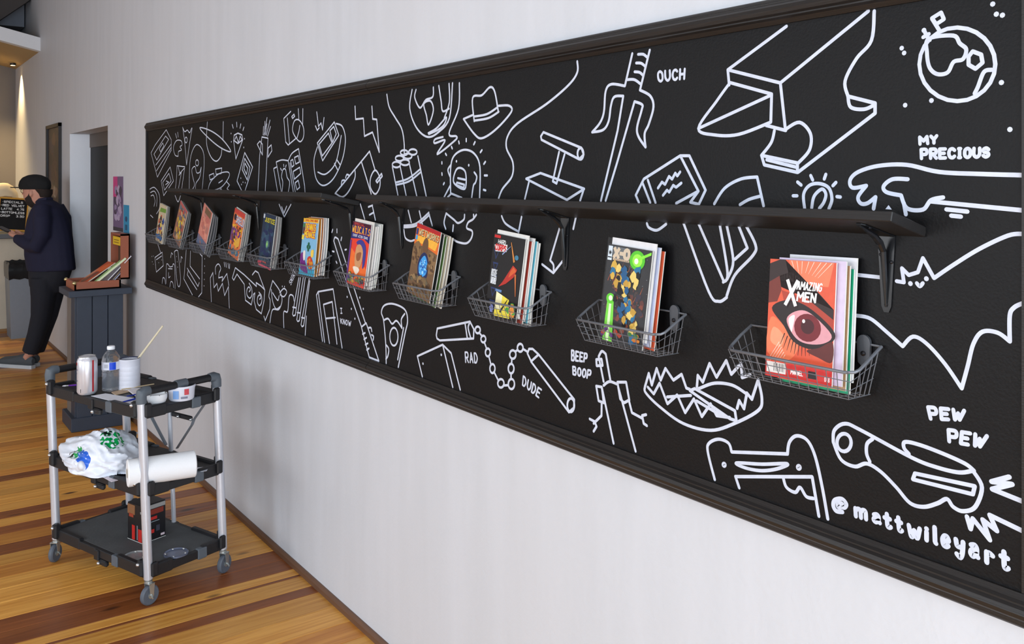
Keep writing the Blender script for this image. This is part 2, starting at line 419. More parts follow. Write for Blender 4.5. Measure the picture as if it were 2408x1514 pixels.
MB().bx(BXR, BXR + .03, -.016, -.001, ZB + .03, ZT - .03).build('frame_end_strip', M_TRIM, board)

M_PAINT = mat('white_paint_marker', (202, 207, 222), .55, .16, 60, stretch=(1, 1, 1))
YP = YB - .0004
CROP = {'A': (330, 250, 3.364), 'B': (600, 250, 3.364), 'C': (330, 480, 3.984), 'D': (780, 480, 3.0275), 'E': (860, 100, 2.704),
        'F': (1320, 540, 2.1625), 'G': (1400, 0, 2.103), 'H': (1608, 780, 2.1625), 'M': (0, 0, 1)}
def ribbon(mb, pts, w, closed=False):
    """flat stroke of paint on the board plane; pts are (x, z). Every run between sharp corners is one mitred strip in its own thin layer of paint"""
    q = [pts[0]]
    for p in pts[1:]:
        if math.hypot(p[0] - q[-1][0], p[1] - q[-1][1]) > 3e-4: q.append(p)
    if closed:
        if len(q) > 2 and math.hypot(q[0][0] - q[-1][0], q[0][1] - q[-1][1]) < 3e-4: q.pop()
        q = q + [q[0]]
    if len(q) < 2: return
    r = w * .34
    def ang(i): return math.atan2(q[i + 1][1] - q[i][1], q[i + 1][0] - q[i][0])
    runs = []; cur = [0]
    for i in range(1, len(q) - 1):
        cur.append(i)
        if abs((ang(i) - ang(i - 1) + pi) % (2 * pi) - pi) > .75: runs.append(cur); cur = [i]
    cur.append(len(q) - 1); runs.append(cur)
    for run in runs:
        mb.lay = getattr(mb, 'lay', 0) + 1; y = YP - mb.lay * .000025
        L = []; R = []
        for k, i in enumerate(run):
            a0 = ang(i) if k == 0 else ang(i - 1); a1 = ang(i - 1) if k == len(run) - 1 else ang(i)
            if closed and len(runs) == 1 and k in (0, len(run) - 1): a0 = ang(len(q) - 2); a1 = ang(0)
            d = (a1 - a0 + pi) % (2 * pi) - pi; am = a0 + d / 2; rr = r / max(.6, cos(d / 2))
            L.append((q[i][0] - sin(am) * rr, y, q[i][1] + cos(am) * rr)); R.append((q[i][0] + sin(am) * rr, y, q[i][1] - cos(am) * rr))
        cap0 = [(q[run[0]][0] + r * cos(ang(run[0]) + pi / 2 + t * pi / 4), y, q[run[0]][1] + r * sin(ang(run[0]) + pi / 2 + t * pi / 4)) for t in (1, 2, 3)]
        e = run[-1]; ae = ang(e - 1)
        cap1 = [(q[e][0] + r * cos(ae - pi / 2 + t * pi / 4), y, q[e][1] + r * sin(ae - pi / 2 + t * pi / 4)) for t in (1, 2, 3)]
        n = len(L); vs_ = L + R; fs = [(j, n + j, n + j + 1, j + 1) for j in range(n - 1)]
        vs_ = vs_ + cap0 + cap1
        loop = closed and len(runs) == 1
        if not loop:
            fs.append((0, 2 * n, 2 * n + 1, 2 * n + 2, n)); fs.append((2 * n - 1, 2 * n + 3, 2 * n + 4, 2 * n + 5, n - 1))
        else: vs_ = L + R
        mb.add(vs_, fs)
def wp(c, x, y):
    ox, oy, s = CROP[c]; q = on_y(ox + x / s, oy + y / s, YP); return (q.x, q.z)
def stroke(mb, c, code, w):
    kind, rest = code.split(' ', 1)
    v = [tuple(float(z) for z in p.split(',')) for p in rest.split()]
    if kind == 'd':                              # dots
        for x, y in v:
            p = wp(c, x, y); r = w * .44
            mb.lay = getattr(mb, 'lay', 0) + 1
            mb.add([(p[0] + r * cos(k * pi / 4), YP, p[1] + r * sin(k * pi / 4)) for k in range(8)], [tuple(range(8))])
        return
    if kind == 'e':                              # ellipses: centre, radii
        for i in range(0, len(v), 2):
            (cx, cy), (rx, ry) = v[i], v[i + 1]
            ribbon(mb, [wp(c, cx + rx * cos(2 * pi * k / 24), cy + ry * sin(2 * pi * k / 24)) for k in range(24)], w, True)
        return
    if kind == 'f':                              # filled
        mb.add([(p[0], YP, p[1]) for p in (wp(c, x, y) for x, y in v)], [tuple(range(len(v)))]); return
    cl = kind.endswith('c')
    if kind[0] == 's': v = catmull(v, cl, 6)
    ribbon(mb, [wp(c, x, y) for x, y in v], w, cl)
def doodle(lbl, c, codes, w=.0105):
    mb = MB()
    for q in codes.split(';'):
        q = q.strip()
        if q: stroke(mb, c, q, w)
    return mb.build('painted_drawing', M_PAINT, board, label=lbl)

D = doodle
D('cassette tape drawing', 'A', 'lc 85,368 118,305 205,185 245,265 245,345 135,560; lc 108,378 200,235 224,262 130,425; l 122,465 243,300; l 128,510 245,325; lc 150,335 178,290 186,315 160,360', .0085)
D('small steaming brain drawing', 'A', 's 300,395 275,385 262,325 285,272 322,272 330,305 314,320 326,345 302,358 300,395; l 278,215 288,252; l 296,205 300,243', .0085)
D('narrow dripping slice drawing', 'A', 'l 335,165 350,270 366,462 392,280 410,172; s 335,168 352,200 372,188 390,208 406,172; e 362,266 9,22', .0095)
D('lava lamp drawing', 'A', 's 386,670 395,420 440,305 492,345 505,450 488,670; e 449,447 12,24; s 405,668 428,622 415,560 408,500 432,476 446,525 470,520 482,482 470,560 440,610 436,668', .0085)
D('ringed planet drawing', 'A', 's 530,125 524,290 556,395 600,434 636,395 646,330; l 656,122 654,262; sc 470,170 560,195 650,262 716,356 640,330 545,255')
D('sparkling diamond drawing', 'A', 'lc 742,228 772,212 804,226 810,264 756,416 738,270; l 738,268 772,294 808,264; l 748,262 760,236 776,288 790,236 804,262; l 728,145 735,172; l 762,127 764,162; l 795,140 789,172; l 820,166 812,190; d 718,215 720,280 824,256 818,325')
D('handheld game drawing', 'A', 'lc 826,366 888,480 826,675 806,675 765,590; lc 826,412 868,485 846,582 806,500; lc 828,450 850,490 840,538 820,492; d 795,568 812,600 830,604 800,618')
D('tiny flying saucer with boxes drawing', 'A', 'sc 540,640 565,585 625,532 694,520 700,560 640,640 550,668; lc 545,545 580,530 586,565 552,582; lc 595,497 645,488 641,530 600,538; l 620,606 650,585; l 625,668 638,650 650,670; l 680,592 706,622 686,650 708,672', .0085)
D('film ticket drawing', 'A', 'lc 236,480 262,590 185,706 165,590; lc 226,530 244,590 192,662 178,600; l 205,590 225,600 200,620', .0085)
D('folded letter shape drawing', 'A', 'l 276,665 287,560 290,470 352,478 325,668; l 300,480 312,530 348,490; l 300,662 325,522 306,545', .0085)
D('torch with flames drawing', 'A', 'l 930,676 944,390 962,242 1010,252 988,676; lc 925,300 946,275 966,300 966,384; lc 1012,330 1036,305 1041,352 1010,402; l 972,225 975,160; l 980,228 1003,90; l 990,225 1002,140; l 998,228 1026,110; l 1008,235 1030,160; l 985,215 986,120', .009)
D('boxy camera drawing', 'A', 'l 1190,40 1135,96 1150,282 1170,306 1228,256; l 1163,92 1180,292; l 1250,20 1254,100; l 1286,20 1284,140; sc 1218,118 1206,200 1258,278 1290,245 1290,165 1255,108; s 1240,250 1254,200 1262,152; lc 1198,82 1216,62 1222,78 1205,96', .009)
D('open comic book drawing', 'A', 'l 1086,676 1055,492 1078,480; l 1116,676 1075,440; s 1075,440 1120,424 1170,430; l 1210,676 1170,430; s 1170,430 1200,372 1252,335; l 1252,335 1300,630 1303,678; l 1184,448 1226,676; lc 1190,430 1206,420 1216,466 1200,480; lc 1220,405 1250,390 1260,440 1230,456; lc 1210,515 1262,482 1270,530 1220,576; lc 1226,605 1250,585 1262,640 1240,660; s 1122,676 1128,600 1118,555 1130,500 1150,500 1162,560 1182,600 1172,676; l 1110,490 1118,506; l 1135,460 1137,476; l 1155,465 1150,482', .009)
D('glowing wrist watch drawing', 'B', 's 492,322 465,430 482,570 540,626 620,570 690,420 714,262 690,160 640,136; lc 492,290 626,124 662,228 534,430; lc 506,300 580,212 608,290 532,392; lc 592,192 622,160 642,218 614,284; s 496,520 560,535 640,440 682,232; l 628,452 652,500; l 648,424 674,464; l 488,45 502,158 522,132 534,186 546,90; l 478,155 492,190 508,170', .0095)
D('lightning bolt drawing', 'B', 'l 790,0 795,102 856,95 865,236 928,205 982,362 962,104 930,100 924,0')
D('flashlight pistol drawing', 'B', 'l 905,356 632,690; l 905,356 946,495; l 840,436 918,692; s 790,506 788,570 740,672 690,716 638,690; sc 950,505 985,560 985,640 950,694 912,640 915,560; lc 956,590 1000,532 1006,552 966,604; s 682,618 688,588 708,584; s 716,566 726,540 746,546')
D('bundle of dynamite drawing', 'E', 'e 195,776 26,18 250,762 28,18 215,736 26,17 268,722 26,17 300,696 26,18 245,700 24,16; l 170,790 206,975; l 220,790 258,975; l 276,762 326,980; l 332,722 386,980; s 190,890 270,865 346,806; s 194,905 276,882 350,824; s 245,725 245,640 230,550 190,480 150,410 135,330')
D('round globe trophy drawing', 'E', 's 295,300 280,420 322,540 392,600 462,570 532,480 552,258; s 320,300 312,350 345,415 382,365 426,345 430,285; sc 370,390 412,372 430,432 400,522 386,462; s 465,275 480,375 490,436 530,420; s 530,262 532,380 500,480; s 596,258 590,420 530,578 576,596 568,622 455,710 505,622 440,640 442,615 492,600; s 398,576 450,545 512,476 500,520 460,555 402,582')
D('felt hat drawing', 'E', 's 690,500 680,352 738,335 790,284 820,312 842,432; s 692,496 780,480 846,440; s 690,470 770,455 838,412; s 845,402 912,402 925,442 830,550 740,608 690,580 622,486; l 622,486 682,460')
D('astonished glowing head drawing', 'E', 's 540,960 540,800 562,720 625,682 690,706 726,790 724,990; s 540,780 523,810 536,852; s 690,825 706,852 698,890 685,910 674,986; sc 560,890 574,812 606,798 636,832 630,930; l 586,862 632,872; lc 580,890 628,904 622,924 576,906; d 577,755 655,780; l 498,985 540,905; l 520,985 545,960 612,988; l 485,760 485,770; l 485,830 486,842; l 495,902 500,892; l 508,706 514,716; l 546,662 551,674; l 592,628 595,642; l 640,612 640,628; l 696,632 688,648; l 740,684 730,698; l 762,758 752,772; l 756,845 774,845; l 750,936 764,940')
D('long curling fuse line', 'E', 's 1345,120 1345,190 1290,270 1150,390 970,510 905,590 895,670 935,760 930,850 870,930 845,990')
D('plunger detonator drawing', 'E', 'lc 1114,596 1130,570 1372,670 1386,712 1358,742 1118,618; e 1366,707 19,36; l 1230,695 1190,882 1214,896 1265,710; lc 1020,866 1112,830 1390,930 1280,1000; l 1040,880 1012,996; l 1386,936 1364,1005')
D('three pronged dagger drawing', 'E', 'l 1695,70 1648,276; l 1806,48 1744,302; s 1732,75 1765,75 1788,92; s 1720,130 1752,132 1778,152; s 1710,186 1742,190 1764,210; s 1662,236 1708,236 1746,262; s 1648,276 1562,265 1526,310 1515,440 1490,510 1440,570; s 1440,570 1510,555 1545,500 1560,400 1582,345 1638,340; l 1638,340 1602,560 1496,1005; s 1744,302 1810,340 1830,410 1800,520 1774,580 1780,665; s 1780,665 1736,600 1726,540 1755,430 1758,395 1710,375; l 1710,375 1600,760 1526,1005')
D('large wedge nosed craft drawing', 'G', 'l 945,130 655,345 662,420; l 655,345 915,410 1350,55; l 915,410 940,640; l 665,408 872,465 868,602; s 665,410 600,500 510,635 590,667 710,664 868,604; l 510,635 870,470; l 845,620 942,645; s 886,645 870,705 822,768; lc 822,768 1000,806 1000,852 836,815; l 848,790 1000,828; s 940,640 1010,605 1064,660 1060,740 1005,805; l 1002,852 1384,560 1384,510 1250,476; s 1250,476 1264,530 1330,540 1382,518; s 1250,476 1236,400 1292,290 1366,200 1380,55', .0108)
D('cratered planet with flag and stick figure drawing', 'G', 'e 1790,318 188,182; sc 1648,192 1770,176 1802,214 1834,244 1818,292 1772,306 1742,358 1690,366 1652,332 1640,260; lc 1866,254 1908,270 1915,310 1880,340 1846,320 1846,280; s 1960,345 1922,356 1892,430 1876,462; l 1700,148 1665,92; lc 1665,90 1710,62 1724,95 1686,120; d 1625,150; l 1630,158 1642,182 1655,198; l 1622,184 1650,168', .0108)
for q in ('1515,238', '1527,262', '2008,408', '1662,497', '1532,520', '2050,640', '1965,20', '1983,70', '2013,75'): D('small star dot', 'G', 'd ' + q, .0105)
D('tablet with wavy lines drawing', 'G', 'lc 240,885 420,770 465,770 545,940 512,1010 470,1000 510,945 420,770; l 240,885 200,965 216,1002; l 232,900 272,1002; l 260,890 298,1002; l 510,945 400,1005; l 310,930 330,900 345,912 365,872 380,886 396,856 406,870 420,850; l 335,966 355,940 366,950 386,916 400,926 426,905')
D('tablet foot below the shelf', 'G', 's 255,1105 266,1126 305,1138 350,1108')
D('curved blade drawing', 'G', 's 588,1008 640,930 720,885 800,875; l 800,875 832,1018; s 715,1012 760,986 815,970')
D('curved blade tip below the shelf', 'G', 's 435,1100 560,1440 610,1490 650,1470; l 508,1100 635,1390; s 615,1110 654,1350 632,1395; s 650,1115 682,1290 652,1380; s 650,1462 690,1360 780,1262 792,1210 742,1110; l 708,1115 752,1226 690,1282')
D('glowing ring drawing', 'G', 's 1035,1030 1030,960 1060,916 1110,908 1155,930 1170,985 1155,1032; s 1070,1028 1082,970 1120,935 1140,960 1130,1000 1108,1030; l 1065,868 1075,890; l 1140,862 1132,885; l 1000,900 1018,915; l 1190,902 1175,918; l 978,968 998,968; l 1195,972 1212,974', .0105)
D('grasping hand and arm drawing', 'G', 's 2112,866 1900,860 1700,850 1540,815 1400,820 1300,850 1260,890 1272,928 1340,918; s 1340,918 1300,972 1312,1005 1345,1005 1386,974; l 1386,974 1376,1032; s 1545,886 1470,886 1426,920 1440,950 1512,966; s 1512,966 1542,1030 1620,1036 1660,990 1720,976; l 1660,996 2112,1040; l 1736,1035 1840,1046; l 1760,1066 1808,1071; l 1526,1004 1536,1060; f 1434,1034 1450,1014 1466,1036', .0115)
D('smiling bat drawing', 'G', 's 2112,1156 2040,1165 1900,1230 1770,1310 1675,1375; l 1675,1375 1620,1276 1595,1346 1550,1360 1516,1326 1526,1396 1490,1390; d 1558,1402 1637,1378; s 1590,1400 1605,1415 1620,1400; l 1230,1352 1418,1372; s 1290,1560 1360,1575 1440,1640 1520,1712; s 1520,1712 1572,1664 1640,1700 1730,1800 1812,1920; s 1812,1920 1842,1810 1870,1700 1915,1640 1990,1645 2050,1688; s 2050,1688 2050,1560 2072,1520 2112,1500', .0108)
D('robot arm with antennas drawing', 'F', 'l 215,772 190,645; s 190,645 206,618 226,632; l 226,632 250,770; lc 178,660 205,658 210,690 180,692; s 215,792 245,772 286,786; l 206,800 266,1086; l 290,800 378,1126; lc 178,795 206,800 216,880 190,870; lc 286,775 330,775 346,866 320,880 300,860; l 206,880 205,945 165,985; l 145,962 170,975 180,1000 165,1025; l 345,870 360,930 415,960; l 432,940 412,945 420,985 436,996', .0108)
D('toothed animal trap drawing', 'F', 's 425,800 430,830 500,900 620,985 760,1020 880,985 1000,920 1020,860 1000,760; l 425,800 445,730 460,790 485,705 505,765 530,705 570,765 612,735 636,805 655,812; l 440,800 470,835 500,780 540,885 590,840 630,930 675,860 715,950 760,885 790,945 858,955; l 690,800 695,740 720,775 755,680 790,750 840,665 865,735 915,680 920,752 962,738; l 895,908 906,868 930,910 945,830 970,862 1000,770; s 700,808 780,780 870,790 940,832; lc 655,818 680,808 884,920 892,972 858,960; l 540,850 660,842; l 690,870 820,948', .0108)
D('wide bumpy frog face drawing', 'F', 's 780,1270 745,1130 752,1085 800,1065 850,1085 866,1130; l 866,1130 1150,1140; s 1150,1140 1160,1080 1196,1048 1250,1070 1290,1150 1325,1300 1355,1470; sc 890,1186 1020,1192 1150,1190 1100,1215 1020,1225 940,1212; e 828,1195 6,7 1208,1208 7,8; d 828,1195 1208,1208; l 905,1312 886,1255 1276,1256 1310,1456; s 1130,1265 1146,1310 1190,1335 1215,1310 1246,1356 1282,1366', .0108)
D('rounded ray gun drawing', 'H', 's 760,560 766,500 820,467 900,500 1160,640 1290,690 1400,715 1470,706; s 1470,706 1516,790 1482,890 1420,912 1370,890 1338,850 1290,872 1220,890 1150,870 1080,790 1000,710 930,670 870,685 800,650 760,560; e 815,563 36,45; s 960,545 932,570 930,620 946,660; s 1145,620 1120,590 1126,560 1200,575 1320,620 1430,670 1476,706; lc 1176,720 1480,785 1470,826 1165,750', .0108)
D('zigzag blast lines', 'H', 'l 1655,738 1565,762 1670,775 1568,800 1722,862', .0125)
D('lower zigzag blast line', 'H', 'l 1440,940 1458,1002 1470,950 1556,1058 1520,955 1592,1012 1556,932 1722,1012', .0125)
D('concentric target arcs drawing', 'A', 's 75,655 112,642 150,700 152,800 128,850; s 80,682 112,672 132,720 128,790; s 84,708 104,704 116,748 108,790; s 80,860 100,880', .0085)
D('curved tip below the shelf', 'A', 's 275,705 298,755 318,708', .009)
D('blade ends below the shelf', 'A', 'l 922,775 928,890 936,948', .009)
D('chevron tip below the shelf', 'A', 'l 1098,775 1138,875 1192,775; l 1118,795 1136,845 1158,790', .009)
D('hanging sign box drawing', 'C', 'l 165,380 190,452; lc 136,500 205,450 216,575 150,636; l 150,520 200,485; d 108,490 122,486 112,540 122,562; d 172,548 200,522', .0085)
D('little cat eared creature drawing', 'C', 's 240,742 244,580 256,560 276,588; l 276,588 302,584; s 302,584 308,560 322,590 326,790; s 204,742 212,690 228,700 236,748; s 276,776 286,726 304,736 312,782; l 262,604 300,606; s 264,640 266,688 280,676', .0085)
D('flute with music notes drawing', 'C', 'sc 320,445 345,432 356,470 376,690 366,770 345,730 322,480; d 340,490 345,540 350,590; l 284,500 292,455 304,470; l 378,545 384,490 394,505', .0085)
D('tall arcade cabinet drawing', 'C', 'l 430,430 408,700 488,850; l 580,480 576,830 545,868; l 556,460 580,490; l 470,440 466,580 556,700; l 440,600 540,770 552,735; l 450,620 440,660 530,800; d 603,512 603,580 600,645 600,705 597,765', .009)
D('jagged flame glove drawing', 'C', 'l 665,915 656,690 680,640 690,782 718,742 730,815 770,742 790,856 826,772 834,975; s 706,655 705,590 732,560 754,600 740,640; l 740,640 734,690 772,680 766,722 812,650 830,760; l 786,545 792,585; l 802,548 808,590; l 822,555 828,598; l 838,560 836,602', .0095)
D('swirly spiral glasses drawing', 'C', 'lc 862,690 890,595 972,660 1088,770 1085,735 1130,766 1166,802 1160,900 1134,1026 1086,985 1066,905 1074,832 1060,845 1040,942 985,900 974,750 906,655 876,712; l 1050,662 1078,625 1106,642 1166,802; s 1020,820 1032,800 1018,775 1000,800 1000,850 1026,880 1046,850 1044,790 1020,740; s 1118,890 1130,875 1118,850 1100,872 1098,920 1118,950 1138,915 1136,860 1112,825', .01)
D('goblet and splash drawing', 'C', 'l 1158,1050 1170,1090 1212,985; s 1212,985 1216,900 1205,850 1240,716; s 1240,716 1305,810 1328,900 1298,985 1238,990 1214,1110; s 1228,800 1238,900 1270,980 1310,960; s 1240,830 1270,880 1290,900 1300,860; s 1306,830 1345,790 1372,822 1345,866 1310,848; d 1330,770 1350,772', .0095)
D('hand with three long blades drawing', 'C', 's 1345,1160 1344,1010 1380,1004 1395,862 1430,858 1440,905; l 1426,1030 1485,690; l 1452,1040 1500,690; s 1426,1030 1436,1046 1452,1036; l 1466,1082 1526,690; l 1490,1092 1545,690; s 1466,1082 1476,1098 1490,1088; l 1506,1128 1582,700; l 1530,1140 1588,720; s 1506,1128 1516,1146 1530,1136; l 1545,1225 1556,1050; l 1428,965 1456,970; l 1470,1015 1500,1020; l 1510,1062 1540,1068', .01)
D('upright slab drawing', 'C', 'l 1706,1282 1650,852 1666,820 1806,795 1890,1345; l 1668,825 1726,1292; l 1772,1302 1716,940 1798,914 1842,1308; l 1742,1070 1826,1062', .0105)
D('glowing sword with ribbed grip drawing', 'D', 'l 120,605 15,262; s 15,262 24,236 46,248; l 46,248 240,846; l 120,605 212,872; lc 212,874 246,846 336,1116 268,1090; l 220,925 238,916; l 230,962 248,950; l 240,1000 258,990; l 250,1038 266,1026; s 264,880 280,880 286,905; s 284,930 298,940 296,966; l 8,180 2,200; l 38,178 38,202; l 72,236 67,258; l 95,325 106,322; l 32,408 38,420; l 6,335 18,338; d 110,660 200,665 140,745 225,745 165,815; l 205,0 236,106; l 290,10 312,112; l 262,20 292,8; l 270,76 298,60')
D('pizza slice drawing', 'D', 's 388,1132 385,1000 370,830 354,770 376,720 440,710 520,750 540,830 520,930 474,1160; s 372,826 402,815 430,852 462,830 500,882; s 500,876 496,820 520,780; l 512,880 470,1106; e 443,943 29,64; s 386,1000 406,1030 400,1080 386,1102')
D('plain cube drawing', 'D', 'l 645,1226 610,1082 790,1000 850,1060 915,1320; l 790,1000 862,1302; d 650,1135 780,1072')
D('nunchaku with chain drawing', 'D', 'lc 745,932 752,885 985,836 1012,890 1010,956 770,970 750,956; l 950,850 966,956; s 986,838 972,880 990,952; e 1040,895 18,24 1080,960 17,24 1112,1055 17,28 1145,1170 18,32 1205,1275 22,30 1280,1280 22,36 1278,1170 20,34 1290,1070 22,30 1343,1022 20,28; l 1012,892 1024,894; l 1052,915 1070,938; l 1088,984 1104,1028; l 1120,1084 1134,1138; l 1160,1200 1186,1252; l 1228,1290 1258,1288; l 1278,1244 1278,1204; l 1282,1136 1284,1100; l 1308,1050 1326,1036; l 1364,1030 1398,1052; lc 1395,1062 1406,1030 1432,1030 1475,1070 1728,1390 1726,1450 1690,1480 1425,1126; l 1472,1072 1420,1120; e 1704,1430 25,48')
D('dynamite ends below the shelf', 'D', 'l 545,45 566,130; l 624,50 650,162; s 512,152 600,138 692,60; s 512,166 604,152 696,76; s 514,182 525,240 560,262 588,255; l 690,60 716,152')
D('curly figure feet below the shelf', 'D', 's 815,65 800,130 812,176; s 815,65 870,110 900,134 940,110 946,75; s 1030,75 1005,108 972,130 962,170 1000,192 995,240 960,278 900,270 866,250; l 866,150 862,192; l 1010,75 1012,100')
D('pointed dagger tip below the shelf', 'D', 's 1210,85 1240,140 1330,196; l 1352,90 1330,202')
D('arrow tip with kinked shaft below the shelf', 'D', 'l 1642,105 1555,400; s 1555,400 1578,430 1580,470; l 1498,428 1578,490 1662,382')
D('short line end below the shelf', 'D', 'l 1738,95 1720,176')

# hand lettering on the mural: single-stroke letters on a 4 x 6 grid
G_ = {'A': ['l 0,0 2,6 4,0', 'l .8,2 3.2,2'], 'B': ['l 0,0 0,6', 's 0,6 3,6 3.4,4.6 2.6,3.2 0,3.1', 's 0,3.1 3.2,3 4,1.6 3,0 0,0'], 'C': ['s 4,5 2.6,6 .8,5.4 0,3 .8,.6 2.6,0 4,1'],
      'D': ['l 0,0 0,6', 's 0,6 2.4,5.8 4,3 2.4,.2 0,0'], 'E': ['l 4,6 0,6 0,0 4,0', 'l 0,3.1 3.2,3.1'], 'F': ['l 4,6 0,6 0,0', 'l 0,3.1 3.2,3.1'], 'G': ['s 4,5 2.4,6 .6,5 0,3 .8,.6 2.6,0 4,1.2', 'l 4,1 4,2.8 2.4,2.8'],
      'H': ['l 0,0 0,6', 'l 4,0 4,6', 'l 0,3 4,3'], 'I': ['l 2,0 2,6', 'l .8,6 3.2,6', 'l .8,0 3.2,0'], 'J': ['s 3.2,6 3.2,1.6 2,0 .6,.6 .2,1.6'], 'K': ['l 0,0 0,6', 'l 4,6 0,2.6', 'l 1.3,3.4 4,0'],
      'L': ['l 0,6 0,0 4,0'], 'M': ['l 0,0 .2,6 2,2.4 3.8,6 4,0'], 'N': ['l 0,0 0,6 4,0 4,6'], 'O': ['sc 2,6 .4,5 0,3 .4,1 2,0 3.6,1 4,3 3.6,5'], 'P': ['l 0,0 0,6', 's 0,6 3.2,6 4,4.4 3.2,2.8 0,2.7'],
      'R': ['l 0,0 0,6', 's 0,6 3.2,6 4,4.5 3.2,3 0,2.9', 'l 1.6,2.9 4,0'], 'S': ['s 3.8,5 2.2,6 .4,5.2 .6,3.6 3.4,2.6 3.8,1 2,0 .2,.9'], 'T': ['l 0,6 4,6', 'l 2,6 2,0'], 'U': ['s 0,6 0,1.8 2,0 4,1.8 4,6'],
      'V': ['l 0,6 2,0 4,6'], 'W': ['l 0,6 1,0 2,4 3,0 4,6'], 'X': ['l 0,6 4,0', 'l 4,6 0,0'], 'Y': ['l 0,6 2,3 4,6', 'l 2,3 2,0'], 'Z': ['l 0,6 4,6 0,0 4,0'], '-': ['l .8,3 3.2,3'], '.': ['l 1.8,.2 2.2,.2'], '·': ['l 1.8,3 2.2,3'],
      '0': ['sc 2,6 .4,5 0,3 .4,1 2,0 3.6,1 4,3 3.6,5'], '1': ['l .8,4.8 2,6 2,0'], '3': ['s .2,5.4 2,6 3.6,5 3.2,3.4 1.6,3.1', 's 1.6,3.1 3.6,2.6 3.8,1 2,0 .2,.8'], '4': ['l 3,0 3,6 0,2 4,2'], '5': ['l 3.8,6 .4,6 .3,3.4', 's .3,3.4 2.4,3.8 4,2 2.6,0 .2,.6'], '7': ['l 0,6 4,6 1.4,0'], '8': ['sc 2,6 .4,5 .8,3.4 2,3 3.4,2 3.6,.8 2,0 .4,.8 .6,2 2,3 3.2,3.4 3.6,5'],
      '@': ['sc 2.6,2.4 1.5,2.2 1.4,3.6 2.5,3.9', 's 2.9,4.2 2.9,2.4 3.8,2.2 4.3,4 2.8,6.2 .4,5.2 -.2,2.6 .8,.2 3,-.2'], 'm': ['l 0,0 0,4', 's 0,3 1,4 1.9,3.4 2,0', 's 2,3 3,4 3.9,3.4 4,0'], 'a': ['s .6,3.6 2.4,4 3.4,3 3.4,.8 4,0', 's 3.4,2.2 1,2 .4,.8 1.6,0 3.4,1'],
      't': ['s 1.8,5.6 1.8,1 2.6,0 3.8,.3', 'l .4,3.8 3.4,3.8'], 'w': ['s 0,4 .6,.4 1.2,0 2,2.6 2.8,0 3.4,.4 4,4'], 'i': ['l 2,0 2,3.8', 'd 2,5.2'], 'l': ['l 1.8,6 1.8,.4 2.6,0'], 'e': ['s .2,2.2 3.8,2.4 3,4 1.4,4 .2,2.4 .8,.4 2.4,0 3.8,.6'], 'y': ['s 0,4 .6,2 2.4,1.8', 's 3.8,4 3.6,0 2.4,-1.8 .4,-1'], 'r': ['l .6,0 .6,4', 's .6,2.6 1.8,4 3.6,3.4']}
def letters(txt, put, emit, k=5, gap=1.5):
    """put(u, v) maps 0..1 along the word and 0..1 up the word; emit(points, closed) draws"""
    wid = lambda ch: 1.4 if ch in 'WMmw' else .55 if ch in 'Iil.·' else .8 if ch in 'rt' else 1.0
    n = len(txt); tot = sum(4 * wid(ch) for ch in txt) + (n - 1) * gap; x0 = 0
    for i, ch in enumerate(txt):
        k0 = wid(ch) if n > 1 else 1; xs_ = x0 if n > 1 else 0; x0 += 4 * wid(ch) + gap
        if n == 1: tot = 4
        if ch == ' ' or ch not in G_: continue
        for code in G_[ch]:
            kind, rest = code.split(' ', 1); v = [tuple(float(z) for z in p.split(',')) for p in rest.split()]
            cl = kind.endswith('c')
            if kind[0] == 's': v = catmull(v, cl, k)
            if kind == 'd': v = [(v[0][0] - .1, v[0][1]), (v[0][0] + .1, v[0][1])]
            emit([put((xs_ + x * k0) / tot, y / 6) for x, y in v], cl)
def lettering(txt, c, q, w=.0125, gap=2.5):
    """q = TL, TR, BR, BL in crop coordinates"""
    mb = MB(); cq = (sum(p[0] for p in q) / 4, sum(p[1] for p in q) / 4)
    tl, tr, br, bl = [(cq[0] + (p[0] - cq[0]) * .96, cq[1] + (p[1] - cq[1]) * .86) for p in q]
    def put(u, v):
        x = (bl[0] * (1 - u) + br[0] * u) * (1 - v) + (tl[0] * (1 - u) + tr[0] * u) * v
        y = (bl[1] * (1 - u) + br[1] * u) * (1 - v) + (tl[1] * (1 - u) + tr[1] * u) * v
        return wp(c, x, y)
    letters(txt, put, lambda p, cl: ribbon(mb, p, w * .76, cl), gap=gap)
    mb.build('painted_lettering', M_PAINT, board, label='hand lettering reading ' + txt)
T_ = lettering
T_('OUCH', 'G', ((305, 352), (445, 336), (442, 392), (310, 408)), .0125)
T_('MY', 'G', ((1600, 676), (1690, 668), (1690, 708), (1604, 716)), .0125)
T_('PRECIOUS', 'G', ((1604, 736), (1954, 728), (1952, 778), (1606, 788)), .0125)
T_('PEW', 'H', ((1238, 378), (1430, 398), (1418, 452), (1252, 446)), .014)
T_('PEW', 'H', ((1342, 492), (1546, 528), (1522, 592), (1346, 560)), .014)
T_('I', 'C', ((1868, 970), (1894, 972), (1896, 1026), (1872, 1026)), .009)
T_('KNOW', 'C', ((1872, 1066), (1976, 1096), (1972, 1146), (1876, 1116)), .0095)
T_('RAD', 'D', ((948, 1048), (1036, 1058), (1040, 1134), (952, 1130)), .0115)
T_('DUDE', 'D', ((1362, 1212), (1496, 1324), (1476, 1388), (1356, 1284)), .0115)
T_('BEEP', 'D', ((1706, 1034), (1822, 1064), (1816, 1128), (1706, 1114)), .0115)
T_('BOOP', 'D', ((1714, 1150), (1850, 1184), (1840, 1248), (1716, 1212)), .0115)
T_('SNIKT', 'C', ((1392, 735), (1438, 596), (1462, 640), (1410, 772)), .0075)
